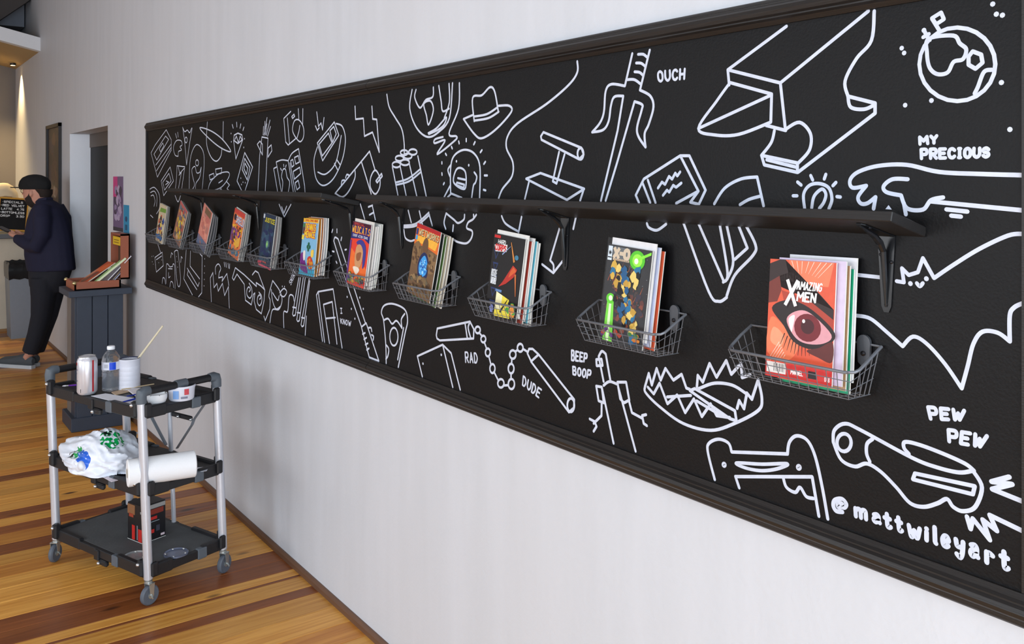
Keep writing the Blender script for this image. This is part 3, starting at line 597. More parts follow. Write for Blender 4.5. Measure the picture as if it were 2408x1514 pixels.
hl = [('@', (757, 840), (828, 850), (826, 920), (758, 918)), ('m', (866, 870), (930, 884), (932, 960), (870, 942)), ('a', (958, 900), (998, 908), (1000, 978), (960, 968)), ('t', (1012, 908), (1056, 924), (1058, 1004), (1018, 996)),
      ('t', (1072, 926), (1112, 942), (1114, 1022), (1080, 1014)), ('w', (1138, 948), (1206, 972), (1204, 1058), (1142, 1042)), ('i', (1218, 982), (1252, 990), (1250, 1068), (1220, 1062)), ('l', (1264, 984), (1290, 990), (1294, 1086), (1266, 1078)),
      ('e', (1312, 1000), (1352, 1014), (1350, 1104), (1312, 1092)), ('y', (1380, 1016), (1428, 1036), (1424, 1136), (1382, 1120)), ('a', (1452, 1034), (1500, 1056), (1500, 1156), (1452, 1144)), ('r', (1530, 1080), (1580, 1104), (1578, 1190), (1532, 1176)), ('t', (1602, 1092), (1660, 1118), (1656, 1216), (1610, 1206))]
mb = MB()
for ch, *q4 in hl:
    cq = (sum(p[0] for p in q4) / 4, sum(p[1] for p in q4) / 4)
    tl, tr, br, bl = [(cq[0] + (p[0] - cq[0]) * .84, cq[1] + (p[1] - cq[1]) * .84) for p in q4]
    def put(u, v, tl=tl, tr=tr, br=br, bl=bl):
        x = (bl[0] * (1 - u) + br[0] * u) * (1 - v) + (tl[0] * (1 - u) + tr[0] * u) * v
        y = (bl[1] * (1 - u) + br[1] * u) * (1 - v) + (tl[1] * (1 - u) + tr[1] * u) * v
        return wp('H', x, y)
    letters(ch, put, lambda p, cl: ribbon(mb, p, .0132, cl))
mb.build('painted_signature', M_PAINT, board, label='hand lettered signature reading @mattwileyart')

# ------------------------------------------------------------------ shelves on the board
M_SHELF = mat('black_stained_shelf', (30, 28, 28), .5, .25, 12, stretch=(.5, 10, 10), bump=.1, bscale=40)
M_IRON = mat('black_iron', (20, 21, 24), .28, .1, spec=.6)
M_SCREW = mat('dark_screw', (46, 46, 50), .3, .05, metal=.8)
def shelf(x0, x1, dep, brk, lbl):
    yw, yf = YB - .001, -dep
    zbk = CAM.z - .0554 * (yw - CAM.y) / cos(TH); zfr = CAM.z - .0419 * (yf - CAM.y) / cos(TH)
    th = .019
    t = thing('wall_shelf', lbl, 'shelf', ((x0 + x1) / 2, yw, zbk))
    X = V((1, 0, 0)); Yd = V((0, yf - yw, zfr - zbk)); ln = Yd.length; Yd.normalize(); Z = X.cross(Yd) * -1
    if Z.z < 0: Z = -Z
    MB().bevbox(V(((x0 + x1) / 2, yw, zbk)) + Yd * (ln / 2) + Z * (th / 2), (x1 - x0, ln, th), .0015, (X, -Yd, Z)).build('shelf_board', M_SHELF, t)
    for bx in brk:
        # pressed L bracket: wall leg tapering down, arm under the board, ridge along both
        b = MB(); wl = .145
        o = V((bx, yw, zbk - .001))
        def leg(a, d, nrm, l, w0, w1, tk):
            p = [a - X * w0, a + X * w0, a + d * l * .92 + X * w1, a + d * l + X * w1 * .5, a + d * l - X * w1 * .5, a + d * l * .92 - X * w1]
            b.prism(p, nrm * tk)
        leg(o, V((0, 0, -1)), V((0, -1, 0)), wl, .018, .010, .002)
        leg(o, Yd, -Z, ln * .82, .018, .010, .002)
        dg = []
        for k in range(7):
            a = k / 6 * pi / 2
            dg.append(o + V((0, 0, -1)) * (wl * .9 * (1 - sin(a)) ** 1.0 * (1 if k < 6 else 0)) + Yd * (ln * .74 * (1 - cos(a))))
        b.tube([o + V((0, -.003, -wl * .93)), o + V((0, -.006, -wl * .6)), o + V((0, -.012, -wl * .2)), o + V((0, -.024, -.012)) , o + Yd * (ln * .35) - Z * .010, o + Yd * (ln * .76) - Z * .003], [.002, .005, .006, .007, .006, .002], 8)
        bo = b.build('bracket', M_IRON, t)
        for q in (.25, .34, .9):
            c = o + V(((-.011 if q == .25 else .011 if q == .34 else 0), -.002, -wl * q))
            MB().lathe([(.0035, 0), (.0035, .0012), (.0015, .0022)], c, 8, (X, V((0, 0, 1)), V((0, -1, 0)))).build('screw', M_SCREW, bo)
        c = o + Yd * (ln * .6) - Z * .002 + X * .008
        MB().lathe([(.0035, 0), (.0035, .0012), (.0015, .0022)], c, 8, (X, Yd, -Z)).build('screw', M_SCREW, bo)
bxs = [on_y(p, 540, YB).x for p in (2086, 1330, 945, 829)]
shelf(-3.0, on_y(2177, 558, YB).x, .125, bxs[:3], 'black wall shelf above the nearest five wire baskets')
shelf(-5.36, on_y(845, 485, YB).x, .175, [bxs[3], -4.3, -5.2], 'black wall shelf on the far half of the board')

# ================================================================== wire baskets with comics
M_WIRE = mat('grey_wire', (112, 114, 120), .38, .1, metal=.3)
M_CLIP = mat('grey_clip', (88, 90, 95), .32, .05, metal=.5)
ORD = ['nearest the camera, rightmost on the board', 'second from the right end of the board', 'third from the right end of the board', 'fourth from the right end of the board', 'fifth from the right end of the board', 'sixth from the right, middle of the row',
       'fifth from the left end of the board', 'fourth from the left end of the board', 'third from the left end of the board', 'second from the left end of the board', 'leftmost on the board']
ZR, ZF, Z0 = 1.447, 1.407, 1.352
YRR, YFF, YBF = YB - .006, -.108, -.088
def basket_parts(t):
    """local frame: x along the wall, y = 0 at the panel, z up from the basket floor"""
    zr, zf = ZR - Z0, ZF - Z0; yr, yf, yb = -.006, YFF - YB, YBF - YB
    hw, hb = .1535, .130
    rim = [(-hw, yr, zr)]
    side = [(-hw, yr, zr), (-hw, yr * .6 + yf * .4, zr * .55 + zf * .45), (-hw + .002, yr * .25 + yf * .75, zf + .004), (-hw + .006, yf + .012, zf), (-hw + .02, yf, zf - .001)]
    ring = side + [(0, yf, zf - .001)] + [(-x, y, z) for x, y, z in reversed(side)]
    MB().tube(ring, .0032, 8).build('rim', M_WIRE, t, True, world=False)
    MB().tube([(-hw, yr, zr), (-hw * .7, yr, zr + .001), (hw * .7, yr, zr + .001), (hw, yr, zr)], .0022, 6).build('rim', M_WIRE, t, True, world=False)
    m = MB()
    r = .00095
    nx = 12
    for i in range(nx + 1):                       # front uprights running under the floor to the back
        u = -1 + 2 * i / nx
        m.tube([(u * (hw - .012), yf, zf), (u * hb, yb, 0), (u * hb, yr, 0), (u * hb, yr, zr * .35)] if i % 2 else [(u * (hw - .012), yf, zf), (u * hb, yb, 0), (u * hb, yr, 0)], r, 5)
    for k in (0, 1 / 3, 2 / 3):                   # horizontals on the front and sides
        y = yb * (1 - k) + yf * k; z = zf * k; h = hb * (1 - k) + (hw - .004) * k
        m.tube([(-h, yr, zr * k), (-h, y, z), (h, y, z), (h, yr, zr * k)], r, 5)
    for q in (.25, .5, .75):
        y = yr * (1 - q) + yb * q; m.tube([(-hb, y, 0), (hb, y, 0)], r, 5)
    for sx in (-1, 1):
        for q in (.08, .3, .52, .74):
            yb_ = yr * (1 - q) + yb * q; yt = yr * (1 - q) + yf * q; zt = zr * (1 - q) + zf * q - .006 * sin(q * pi)
            m.tube([(sx * hb, yb_, 0), (sx * (hw - .001), yt, zt)], r, 5)
    m.build('wire_mesh', M_WIRE, t, world=False)
    cl = MB()                                     # spring clip that pins the basket to the wall
    pr = [V((.118 + .014 * cos(a), -.004, zr + .004 + .014 * sin(a))) for a in [pi * k / 8 for k in range(9)]]
    pr += [V((.118 - .013, -.004, zr - .022)), V((.118 - .012 , -.004, zr - .036)), V((.118, -.004, zr - .046)), V((.118 + .012, -.004, zr - .036)), V((.118 + .013, -.004, zr - .022))]
    cl.prism(pr, (0, -.006, 0)); co = cl.build('wall_clip', M_CLIP, t, world=False)
    MB().lathe([(.005, 0), (.005, .002), (.002, .004)], (.118, -.010, zr - .018), 10, (V((1, 0, 0)), V((0, 0, 1)), V((0, -1, 0)))).build('screw', M_SCREW, co, world=False)
bk_x = [-.964, -1.463, -1.973, -2.449, -2.933, -3.439, -3.913, -4.376, -4.859, -5.356, -5.836]
proto = None; baskets = []
for i, xr in enumerate(bk_x):
    loc = (xr - .1535, YB, Z0)
    t = thing('wire_basket', 'grey wire basket holding comics, ' + ORD[i], 'basket', loc, 0, 'wire baskets in a row on the mural board')
    if proto is None: basket_parts(t); proto = t
    else:
        for ch in list(proto.children):
            c = ch.copy(); col.objects.link(c); c.parent = t
            for g in ch.children:
                e = g.copy(); col.objects.link(e); e.parent = c
    baskets.append(t)

# comics ------------------------------------------------------------
CC = {}
def ink(rgb, gloss=.35):
    k = 'print_%02x%02x%02x' % rgb
    return mat(k, rgb, gloss, .12, 70, spec=.4)
M_PAGE = mat('comic_paper', (226, 222, 214), .7, .06, 300, stretch=(1, 1, 6))
M_PAGE2 = mat('sleeved_edges', (122, 122, 122), .45, .15, 300, stretch=(1, 1, 6))
M_BACKER = mat('backing_board', (224, 222, 220), .6, .03)
M_SLEEVE = mat('clear_sleeve', (225, 228, 232), .15, 0, alpha=.03, spec=.3)
class Frame:
    """front face of a comic: origin bottom left, right, up, normal (towards the room)"""
    def __init__(s, o, r, u, w, h): s.o, s.r, s.u, s.w, s.h = o, r, u, w, h; s.n = r.cross(u).normalized()
    def at(s, u, v, k=0): return s.o + s.r * (u * s.w) + s.u * (v * s.h) + s.n * k
def comic_box(fr, th, bow=0):
    mb = MB(); nseg = 6
    rings = []
    for i in range(nseg + 1):
        v = i / nseg; b = bow * sin(pi * v)
        rings.append([fr.at(0, v, b - th), fr.at(1, v, b - th), fr.at(1, v, b), fr.at(0, v, b)])
    mb.loft(rings); return mb
def comic_mats(mb, cover):
    # front and back faces printed, the other three sides bare paper
    n = len(mb.f)
    for i, f in enumerate(mb.f):
        if len(f) == 4 and i < n - 2:
            mb.m[i] = 0 if i % 4 in (0, 2) else 1 if i % 4 == 1 else 0
        else: mb.m[i] = 1
    return [cover, M_PAGE]
class Art:
    def __init__(s, fr): s.fr = fr; s.mb = MB(); s.ms = []; s.k = .0004
    def use(s, rgb):
        q = ink(rgb)
        if q not in s.ms: s.ms.append(q)
        s.mb.cur = s.ms.index(q); s.k += .000008
    def poly(s, rgb, pts): s.use(rgb); s.mb.poly([s.fr.at(u, v, s.k) for u, v in pts]); return s
    def rect(s, rgb, u0, v0, u1, v1): return s.poly(rgb, [(u0, v0), (u1, v0), (u1, v1), (u0, v1)])
    def ell(s, rgb, u, v, ru, rv, n=20): return s.poly(rgb, [(u + ru * cos(2 * pi * k / n), v + rv * sin(2 * pi * k / n)) for k in range(n)])
    def blob(s, rgb, pts): return s.poly(rgb, [p for p in catmull(pts, True, 5)])
    def patches(s, rnd, cols, u0, v0, u1, v1, n, r):
        for _ in range(n):
            c = rnd.choice(cols); cu, cv = rnd.uniform(u0 + r, u1 - r), rnd.uniform(v0 + r * .6, v1 - r * .6); a0 = rnd.uniform(0, 6.3)
            k = rnd.randint(5, 8); st = rnd.uniform(.45, 1)
            s.poly(c, [(min(u1, max(u0, cu + r * rnd.uniform(.5, 1) * cos(a0 + 2 * pi * j / k))), min(v1, max(v0, cv + st * r * .7 * rnd.uniform(.5, 1) * sin(a0 + 2 * pi * j / k)))) for j in range(k)])
        return s
    def streak(s, rgb, u0, v0, u1, v1, w):
        a = V((u0 * s.fr.w, v0 * s.fr.h)); b = V((u1 * s.fr.w, v1 * s.fr.h)); d = (b - a).normalized(); nn = V((-d.y, d.x)) * w
        q = [(a + nn), (a - nn), (b - nn * .3), (b + nn * .3)]
        return s.poly(rgb, [(p.x / s.fr.w, p.y / s.fr.h) for p in q][::-1])
    def text(s, rgb, txt, u0, v0, u1, v1, w, slant=0, gap=1.2):
        s.use(rgb); r = w / 2
        def put(u, v): return ((u0 + (u1 - u0) * u + slant * v) * s.fr.w, (v0 + (v1 - v0) * v) * s.fr.h)
        def em(p, cl):
            n = len(p)
            for i in range(n if cl else n - 1):
                a, b = V(p[i]), V(p[(i + 1) % n]); d = b - a
                if d.length < 1e-7: continue
                s.k += .000003
                d.normalize(); nn = V((-d.y, d.x)) * r; a = a - d * r * .6; b = b + d * r * .6
                s.mb.poly([s.fr.at(q.x / s.fr.w, q.y / s.fr.h, s.k) for q in (a - nn, b - nn, b + nn, a + nn)])
        letters(txt, put, em, 3, gap); return s
    def done(s, parent): return s.mb.build('cover_print', s.ms, parent)

W_, H_ = .156, .239
def frame_from(q, yb=-.088, yt=-.062):
    tl, tr, br, bl = [V(p) for p in q]
    pb = (on_y(*bl, yb) + on_y(*br, yb)) / 2; pt = (on_y(*tl, yt) + on_y(*tr, yt)) / 2
    r = ((on_y(*br, yb) - on_y(*bl, yb)) + (on_y(*tr, yt) - on_y(*tl, yt))).normalized()
    u = (pt - pb).normalized(); r = (r - u * r.dot(u)).normalized()
    c = (pb + pt) / 2
    ph = math.atan2(r.z, r.x) * .62; lean = math.atan2(u.y, math.hypot(u.x, u.z))
    r = V((cos(ph), 0, sin(ph))); u = V((-sin(ph) * cos(lean), sin(lean), cos(ph) * cos(lean)))
    o = c - r * (W_ / 2) - u * (H_ / 2); low = min(o.z, (o + r * W_).z)
    if low < Z0 + .003: o.z += Z0 + .003 - low
    return Frame(o, r, u, W_, H_)
QUADS = [((1806, 598), (1972, 609), (1962, 927), (1796, 887)), ((1421, 581), (1554, 590), (1523, 829), (1390, 804)), ((1155, 554), (1252, 561), (1222, 762), (1127, 740)),
         ((976, 534), (1057, 540), (1014, 718), (940, 702)), ((826, 521), (882, 526), (861, 681), (805, 670)), ((709, 508), (757, 513), (741, 654), (699, 648)), ((614, 506), (661, 509), (640, 635), (598, 629)),
         ((548, 503), (589, 507), (565, 619), (525, 611)), ((481, 494), (512, 497), (479, 598), (452, 592)), ((424, 492), (455, 494), (422, 580), (395, 577)), ((371, 480), (401, 483), (388, 572), (356, 570))]
R5 = random.Random(21)
def cover1(a):
    a.rect((214, 84, 54), 0, 0, 1, 1)
    a.blob((232, 118, 78), [(.02, .2), (.35, .16), (.5, .3), (.3, .42), (.05, .5)])
    a.blob((240, 150, 112), [(.06, .3), (.22, .26), (.26, .36), (.1, .42)])
    a.poly((236, 120, 84), [(.3, 1), (.97, 1), (.9, .8), (.4, .8)])
    for u in (.34, .42, .5, .6, .68, .78, .86, .94): a.streak((250, 224, 208), u, .995, .5 + (u - .5) * .55, .9 - abs(u - .6) * .1, .0006)
    a.poly((44, 26, 24), [(0, .96), (.16, 1), (.24, 1), (.3, .88), (.62, .68), (.99, .52), (.99, .62), (.7, .78), (.34, .9), (.16, .86), (0, .8)])
    a.poly((112, 44, 34), [(0, .8), (.16, .86), (.2, .74), (.14, .64), (0, .62)])
    a.poly((168, 60, 42), [(.2, .74), (.62, .68), (.99, .54), (.99, .44), (.6, .54), (.26, .62)])
    a.blob((34, 20, 20), [(.06, .58), (.3, .66), (.62, .62), (.99, .46), (.98, .36), (.7, .28), (.42, .32), (.26, .44)])
    for k in range(12):
        u = .28 + .045 * k; a.streak((34, 20, 20), u, .38 - .07 * sin(k / 11 * pi), u - .07 + .012 * k, .27 - .06 * sin(k / 11 * pi), .0012)
    a.blob((214, 150, 158), [(.3, .5), (.46, .58), (.66, .57), (.97, .42), (.86, .34), (.6, .32), (.42, .37)])
    a.blob((246, 236, 232), [(.33, .5), (.42, .54), (.4, .44), (.38, .4)])
    a.ell((112, 26, 34), .62, .45, .2, .115); a.ell((64, 16, 22), .62, .46, .1, .062); a.ell((248, 234, 232), .56, .5, .022, .016)
    a.blob((92, 34, 30), [(.62, .26), (.8, .3), (.99, .36), (.99, .2), (.8, .22)])
    for k in range(7): a.streak((250, 214, 194), .2 + .02 * k, .3 - .02 * k, .02 + .05 * k, .12 + .01 * k, .0007)
    a.rect((206, 44, 42), 0, .0, 1, .13); a.rect((232, 226, 222), .02, .035, .32, .125)
    for k in range(12): a.rect((40, 36, 40), .13 + k * .0145, .05, .13 + k * .0145 + (.004 if k % 3 else .008), .118)
    a.text((246, 240, 240), 'MARVEL', .4, .05, .58, .085, .0016); a.rect((30, 24, 26), .66, .04, .78, .1); a.text((240, 232, 232), '018', .9, .04, .97, .075, .0012)
    a.text((236, 150, 144), 'AAA', .675, .05, .765, .085, .001) if False else None
    a.text((40, 18, 20), 'X', .285, .615, .435, .815, .0085, .02); a.text((246, 242, 242), 'X', .275, .625, .425, .825, .0075, .02)
    a.text((246, 242, 242), 'AMAZING', .44, .76, .80, .822, .0026, .015, 1.8); a.text((246, 242, 242), 'MEN', .45, .665, .72, .735, .004, .01, 1.8)
def cover2(a):
    a.rect((20, 18, 22), 0, 0, 1, 1)
    for k in range(16):
        u, v = R5.uniform(.05, .95), R5.uniform(.1, .8); a.streak(R5.choice([(150, 60, 30), (96, 40, 28), (176, 84, 34)]), u, v, u + .1, v + .16, .0012)
    for k in range(30): a.ell((210, 214, 220), R5.uniform(.02, .98), R5.uniform(.3, .98), .004, .003, 5)
    a.patches(R5, [(84, 34, 24), (120, 50, 26), (40, 30, 50), (60, 40, 34), (30, 26, 34)], .02, .06, .98, .62, 60, .07)
    a.rect((92, 96, 100), .13, .855, .52, .985); a.text((206, 186, 160), 'X-O', .16, .875, .5, .965, .0095, gap=.6); a.rect((206, 180, 150), .14, .842, .52, .862); a.text((70, 50, 44), 'MANOWAR', .17, .845, .5, .858, .0008)
    a.rect((210, 222, 232), .015, .835, .115, .985)
    for k in range(8): a.streak((16, 16, 20), .065, .915, .065 + .04 * cos(k * pi / 4), .915 + .026 * sin(k * pi / 4), .0018)
    a.rect((20, 20, 24), .02, .86, .11, .872)
    a.ell((84, 190, 40), .7, .88, .17, .1); a.ell((150, 226, 70), .7, .88, .11, .065); a.poly((132, 222, 60), [(.66, .86), (.72, .91), (.99, .985), (.99, .955)]); a.ell((238, 250, 220), .68, .87, .045, .03)
    a.poly((120, 214, 70), [(.12, .42), (.27, .42), (.33, 0), (.1, 0)]); a.poly((216, 244, 190), [(.17, .42), (.22, .42), (.24, 0), (.17, 0)])
    a.ell((96, 200, 50), .19, .44, .1, .055); a.ell((228, 250, 208), .19, .445, .045, .028)
    # loose gold and blue colour fragments, no figure
    for k in range(70):
        q = R5.random(); cu, cv = .3 + .48 * q + R5.uniform(-.14, .14), .70 - .56 * q + R5.uniform(-.12, .12)
        if R5.random() < .25: cu, cv = R5.uniform(.3, .75), R5.uniform(.6, .78)
        c = R5.choice([(206, 166, 70), (36, 108, 150), (190, 148, 60), (30, 84, 128), (224, 196, 110), (20, 18, 22)])
        a0 = R5.uniform(0, 6.3); r0 = R5.uniform(.05, .115); a.poly(c, [(cu + r0 * R5.uniform(.4, 1) * cos(a0 + 2 * pi * j / 6), cv + r0 * .75 * R5.uniform(.4, 1) * sin(a0 + 2 * pi * j / 6)) for j in range(6)])
    a.patches(R5, [(200, 120, 40), (170, 60, 40), (60, 120, 60), (90, 50, 110)], .02, .02, .98, .18, 12, .07)
def cover3(a):
    a.rect((17, 15, 17), 0, 0, 1, 1)
    for k in range(5):
        v = .8 - k * .155; u = .05 + .012 * k
        a.poly((34, 50, 96), [(u, v), (u + .18, v), (u + .09, v - .12)]); a.poly((17, 15, 17), [(u + .035, v - .02), (u + .145, v - .02), (u + .09, v - .09)])
    a.poly((226, 224, 222), [(.05, .86), (.46, .89), (.46, .8), (.1, .78)]); a.text((200, 34, 36), 'CORPS', .09, .80, .43, .868, .0042, gap=2); a.text((214, 214, 214), 'HARD', .16, .885, .4, .93, .0026); a.rect((196, 36, 36), .02, .95, .22, .985)
    a.text((212, 216, 222), 'HOSTILE', .06, .47, .24, .555, .0022); a.text((212, 216, 222), 'TAKEOVER', .06, .38, .24, .455, .0022)
    a.poly((176, 44, 34), [(.34, .36), (.56, .42), (.78, .52), (.86, .62), (.72, .66), (.6, .56), (.46, .44)]); a.poly((206, 92, 44), [(.62, .5), (.84, .6), (.74, .64), (.66, .58)])
    a.streak((204, 130, 62), .74, .70, .58, .93, .004); a.streak((190, 104, 52), .82, .56, .9, .3, .004); a.ell((60, 120, 150), .8, .76, .06, .03); a.streak((140, 160, 200), .34, .76, .58, .88, .002)
    a.poly((236, 216, 70), [(.3, .3), (.72, .24), (.8, .02), (.3, .0)]); a.poly((240, 236, 190), [(.3, .3), (.5, .27), (.5, .1), (.3, .08)]); a.rect((96, 130, 180), .26, .3, .46, .33); a.streak((20, 20, 20), .48, .06, .68, .24, .004)
    a.patches(R5, [(70, 160, 70), (214, 90, 140), (230, 150, 60), (250, 240, 220), (20, 20, 24)], .6, .01, .98, .26, 14, .09)
    a.patches(R5, [(120, 130, 190), (20, 20, 30)], .1, .0, .3, .16, 5, .08)
def cover4(a):
    a.rect((112, 84, 58), 0, 0, 1, 1)
    a.poly((222, 108, 40), [(0, .95), (1, .95), (1, .68), (.5, .72), (0, .7)]); a.poly((240, 176, 62), [(.05, .82), (.4, .86), (.95, .84), (.9, .72), (.5, .74), (.1, .74)]); a.rect((176, 32, 34), 0, .945, 1, 1)
    a.text((70, 44, 30), 'WETWORKS', .15, .85, .97, .93, .005, gap=2); a.text((214, 190, 140), 'WETWORKS', .14, .855, .96, .935, .0034, gap=2); a.rect((40, 60, 120), .02, .84, .1, .93); a.rect((60, 160, 220), .03, .77, .11, .83)
    a.blob((104, 74, 52), [(.36, .72), (.44, .84), (.56, .82), (.6, .7), (.5, .62)]); a.blob((128, 98, 66), [(.0, .66), (.18, .76), (.34, .66), (.3, .46), (.04, .44)]); a.blob((134, 104, 70), [(.62, .6), (.8, .68), (.99, .6), (.97, .42), (.72, .4)])
    a.blob((30, 40, 84), [(.3, .5), (.48, .64), (.7, .56), (.74, .34), (.56, .2), (.36, .3)]); a.blob((64, 156, 226), [(.36, .48), (.52, .6), (.68, .5), (.68, .36), (.52, .3), (.38, .36)])
    for u, v in ((.44, .5), (.56, .52), (.62, .42), (.46, .4), (.54, .36), (.52, .46)): a.ell((160, 216, 250), u, v, .035, .025, 10)
    a.patches(R5, [(120, 96, 66), (86, 64, 46), (146, 118, 80), (100, 90, 70), (70, 54, 40)], .0, .0, 1, .34, 60, .085); a.patches(R5, [(96, 70, 48), (140, 110, 74), (84, 60, 42)], 0, .42, .36, .72, 18, .06); a.patches(R5, [(96, 70, 48), (146, 116, 80), (84, 60, 42)], .64, .4, 1, .68, 18, .06); a.patches(R5, [(46, 116, 196), (110, 190, 240), (30, 70, 150)], .34, .28, .72, .56, 18, .05)
def cover5(a):
    a.rect((226, 66, 48), 0, 0, 1, 1); a.poly((238, 112, 52), [(0, .6), (1, .3), (1, .1), (0, .1)])
    a.poly((40, 42, 110), [(0, 1), (1, 1), (1, .7), (.7, .76), (0, .72)]); a.rect((70, 24, 44), 0, .94, 1, 1); a.text((196, 70, 66), 'SPECIAL', .1, .95, .66, .985, .0022)
    a.text((196, 40, 30), 'WILDC.A.T.S', .04, .825, .98, .925, .0045, gap=1.2); a.text((244, 196, 70), 'WILDC.A.T.S', .03, .83, .97, .93, .003, gap=1.2); a.text((220, 220, 236), 'COVERT ACTION TEAMS', .1, .765, .9, .8, .0015, gap=1)
    a.blob((64, 60, 140), [(.34, .68), (.6, .74), (.86, .64), (.9, .4), (.8, .3), (.74, .5), (.5, .62)]); a.blob((206, 150, 104), [(.36, .6), (.56, .66), (.74, .56), (.72, .36), (.52, .26), (.36, .36)]); a.blob((150, 92, 60), [(.42, .5), (.66, .54), (.62, .42), (.46, .4)])
    a.blob((244, 226, 206), [(.3, .28), (.52, .3), (.66, .26), (.5, .18)])
    a.patches(R5, [(90, 120, 60), (70, 70, 120), (200, 150, 60), (150, 60, 40), (200, 190, 160), (60, 50, 50)], 0, 0, 1, .22, 34, .09); a.rect((104, 60, 130), 0, 0, .08, .7)
def cover6(a):
    a.rect((132, 186, 220), 0, 0, 1, 1); a.rect((240, 186, 60), .0, .93, 1, 1); a.text((206, 70, 40), 'MARVEL COMICS GROUP', .14, .95, .94, .98, .0018, gap=1); a.rect((90, 60, 60), .02, .72, .15, .91); a.rect((70, 140, 80), .03, .84, .14, .9)
    a.text((212, 44, 40), 'DENNIS', .2, .79, .86, .9, .0095, gap=2); a.text((250, 220, 60), 'DENNIS', .2, .79, .86, .9, .0046, gap=2); a.text((212, 44, 40), 'MENACE', .16, .67, .86, .77, .0095, gap=2); a.text((250, 220, 60), 'MENACE', .16, .67, .86, .77, .0046, gap=2); a.text((212, 44, 40), 'THE', .4, .775, .56, .795, .0016)
    a.rect((246, 222, 90), .0, .62, .14, .7)
    for u, v in ((.5, .55), (.44, .5), (.58, .5), (.5, .45)): a.ell((30, 96, 66), u, v, .06, .035, 8)
    a.rect((60, 170, 206), 0, 0, 1, .12); a.blob((116, 44, 130), [(.02, .34), (.2, .38), (.4, .2), (.6, .08), (.5, .04), (.1, .1)]); a.blob((206, 60, 40), [(.5, .3), (.7, .34), (.9, .22), (.8, .12), (.56, .16)]); a.blob((246, 206, 90), [(.7, .44), (.86, .46), (.86, .34), (.72, .34)])
    a.blob((240, 232, 224), [(.18, .4), (.32, .42), (.34, .28), (.24, .26)]); a.patches(R5, [(230, 150, 50), (70, 60, 150), (40, 120, 180)], .45, .1, .95, .36, 8, .08)
def cover7(a):
    a.rect((40, 54, 76), 0, 0, 1, 1); a.patches(R5, [(52, 78, 104), (30, 40, 62), (66, 92, 110), (44, 66, 84), (36, 46, 84)], 0, 0, 1, .84, 60, .16); a.ell((110, 160, 120), .56, .42, .09, .07); a.ell((160, 206, 110), .56, .42, .04, .03)
    a.text((222, 206, 50), 'JUSTICE', .18, .84, .95, .92, .0042, gap=2); a.rect((200, 206, 214), .02, .9, .14, .98); a.poly((214, 60, 80), [(.0, 0), (.3, .03), (.3, .07), (0, .05)]); a.rect((200, 80, 60), .36, .05, .7, .075)
def cover8(a):
    a.rect((224, 120, 72), 0, 0, 1, 1); a.rect((200, 70, 60), 0, .9, 1, 1); a.poly((120, 70, 130), [(0, .6), (.4, .66), (.5, .3), (0, .3)]); a.patches(R5, [(236, 180, 50), (220, 90, 50), (70, 50, 50), (200, 150, 60), (120, 60, 40), (110, 60, 130)], .0, .2, 1, .72, 60, .1)
    a.text((60, 90, 160), 'SHIELD', .3, .72, .98, .86, .0065, gap=2); a.text((226, 236, 244), 'SHIELD', .29, .73, .97, .87, .004, gap=2); a.ell((60, 40, 50), .18, .82, .12, .07); a.patches(R5, [(110, 120, 130), (150, 150, 130), (90, 80, 80), (60, 120, 160)], .0, .0, 1, .24, 22, .12); a.poly((226, 170, 70), [(.5, .36), (.9, .5), (.9, .3), (.6, .2)])
def cover9(a):
    a.rect((206, 130, 116), 0, 0, 1, 1); a.patches(R5, [(224, 150, 130), (190, 110, 100), (214, 140, 120), (180, 120, 110)], 0, .25, 1, .98, 40, .2); a.rect((120, 92, 70), .25, .82, .9, .97); a.text((186, 150, 90), 'SPAWN', .3, .86, .86, .93, .003) if False else None
    a.rect((96, 104, 132), 0, 0, 1, .24); a.patches(R5, [(120, 110, 130), (150, 110, 110), (90, 110, 140)], 0, 0, 1, .3, 14, .15)
def cover10(a):
    a.rect((150, 104, 86), 0, 0, 1, 1); a.patches(R5, [(190, 150, 60), (120, 96, 90), (176, 80, 70), (96, 110, 130), (200, 160, 120), (90, 80, 80)], 0, 0, 1, 1, 60, .18); a.patches(R5, [(222, 190, 60)], .2, .15, .9, .7, 5, .12); a.rect((186, 90, 90), 0, .94, 1, 1)
def cover11(a):
    a.rect((196, 180, 150), 0, 0, 1, 1); a.poly((110, 150, 60), [(.1, .78), (1, .82), (1, .92), (.2, .9)]); a.patches(R5, [(214, 200, 160), (190, 90, 60), (120, 70, 60), (230, 200, 90), (60, 90, 160), (40, 40, 44)], 0, 0, 1, .78, 55, .16); a.rect((60, 110, 170), .0, .08, .9, .18)
COV = [cover1, cover2, cover3, cover4, cover5, cover6, cover7, cover8, cover9, cover10, cover11]
BASEC = [(206, 70, 50), (22, 20, 24), (20, 18, 20), (176, 40, 36), (90, 60, 130), (132, 186, 220), (40, 54, 76), (220, 110, 70), (206, 130, 116), (150, 104, 86), (190, 170, 140)]
FRONT = ['comic with a huge red-lit eye on its cover, in the nearest basket', 'black comic lettered X-O with green energy blasts on its cover', 'black comic with red and white HARD CORPS lettering', 'comic titled WETWORKS with glowing blue shapes on brown',
         'orange-red comic titled WILDC.A.T.S in yellow letters', 'light blue comic with fat yellow DENNIS MENACE lettering', 'dark blue comic titled JUSTICE in yellow letters', 'orange comic with a white and blue SHIELD title',
         'salmon pink comic third from the left end', 'brown and yellow comic second from the left end', 'green, cream and red comic leftmost on the board']
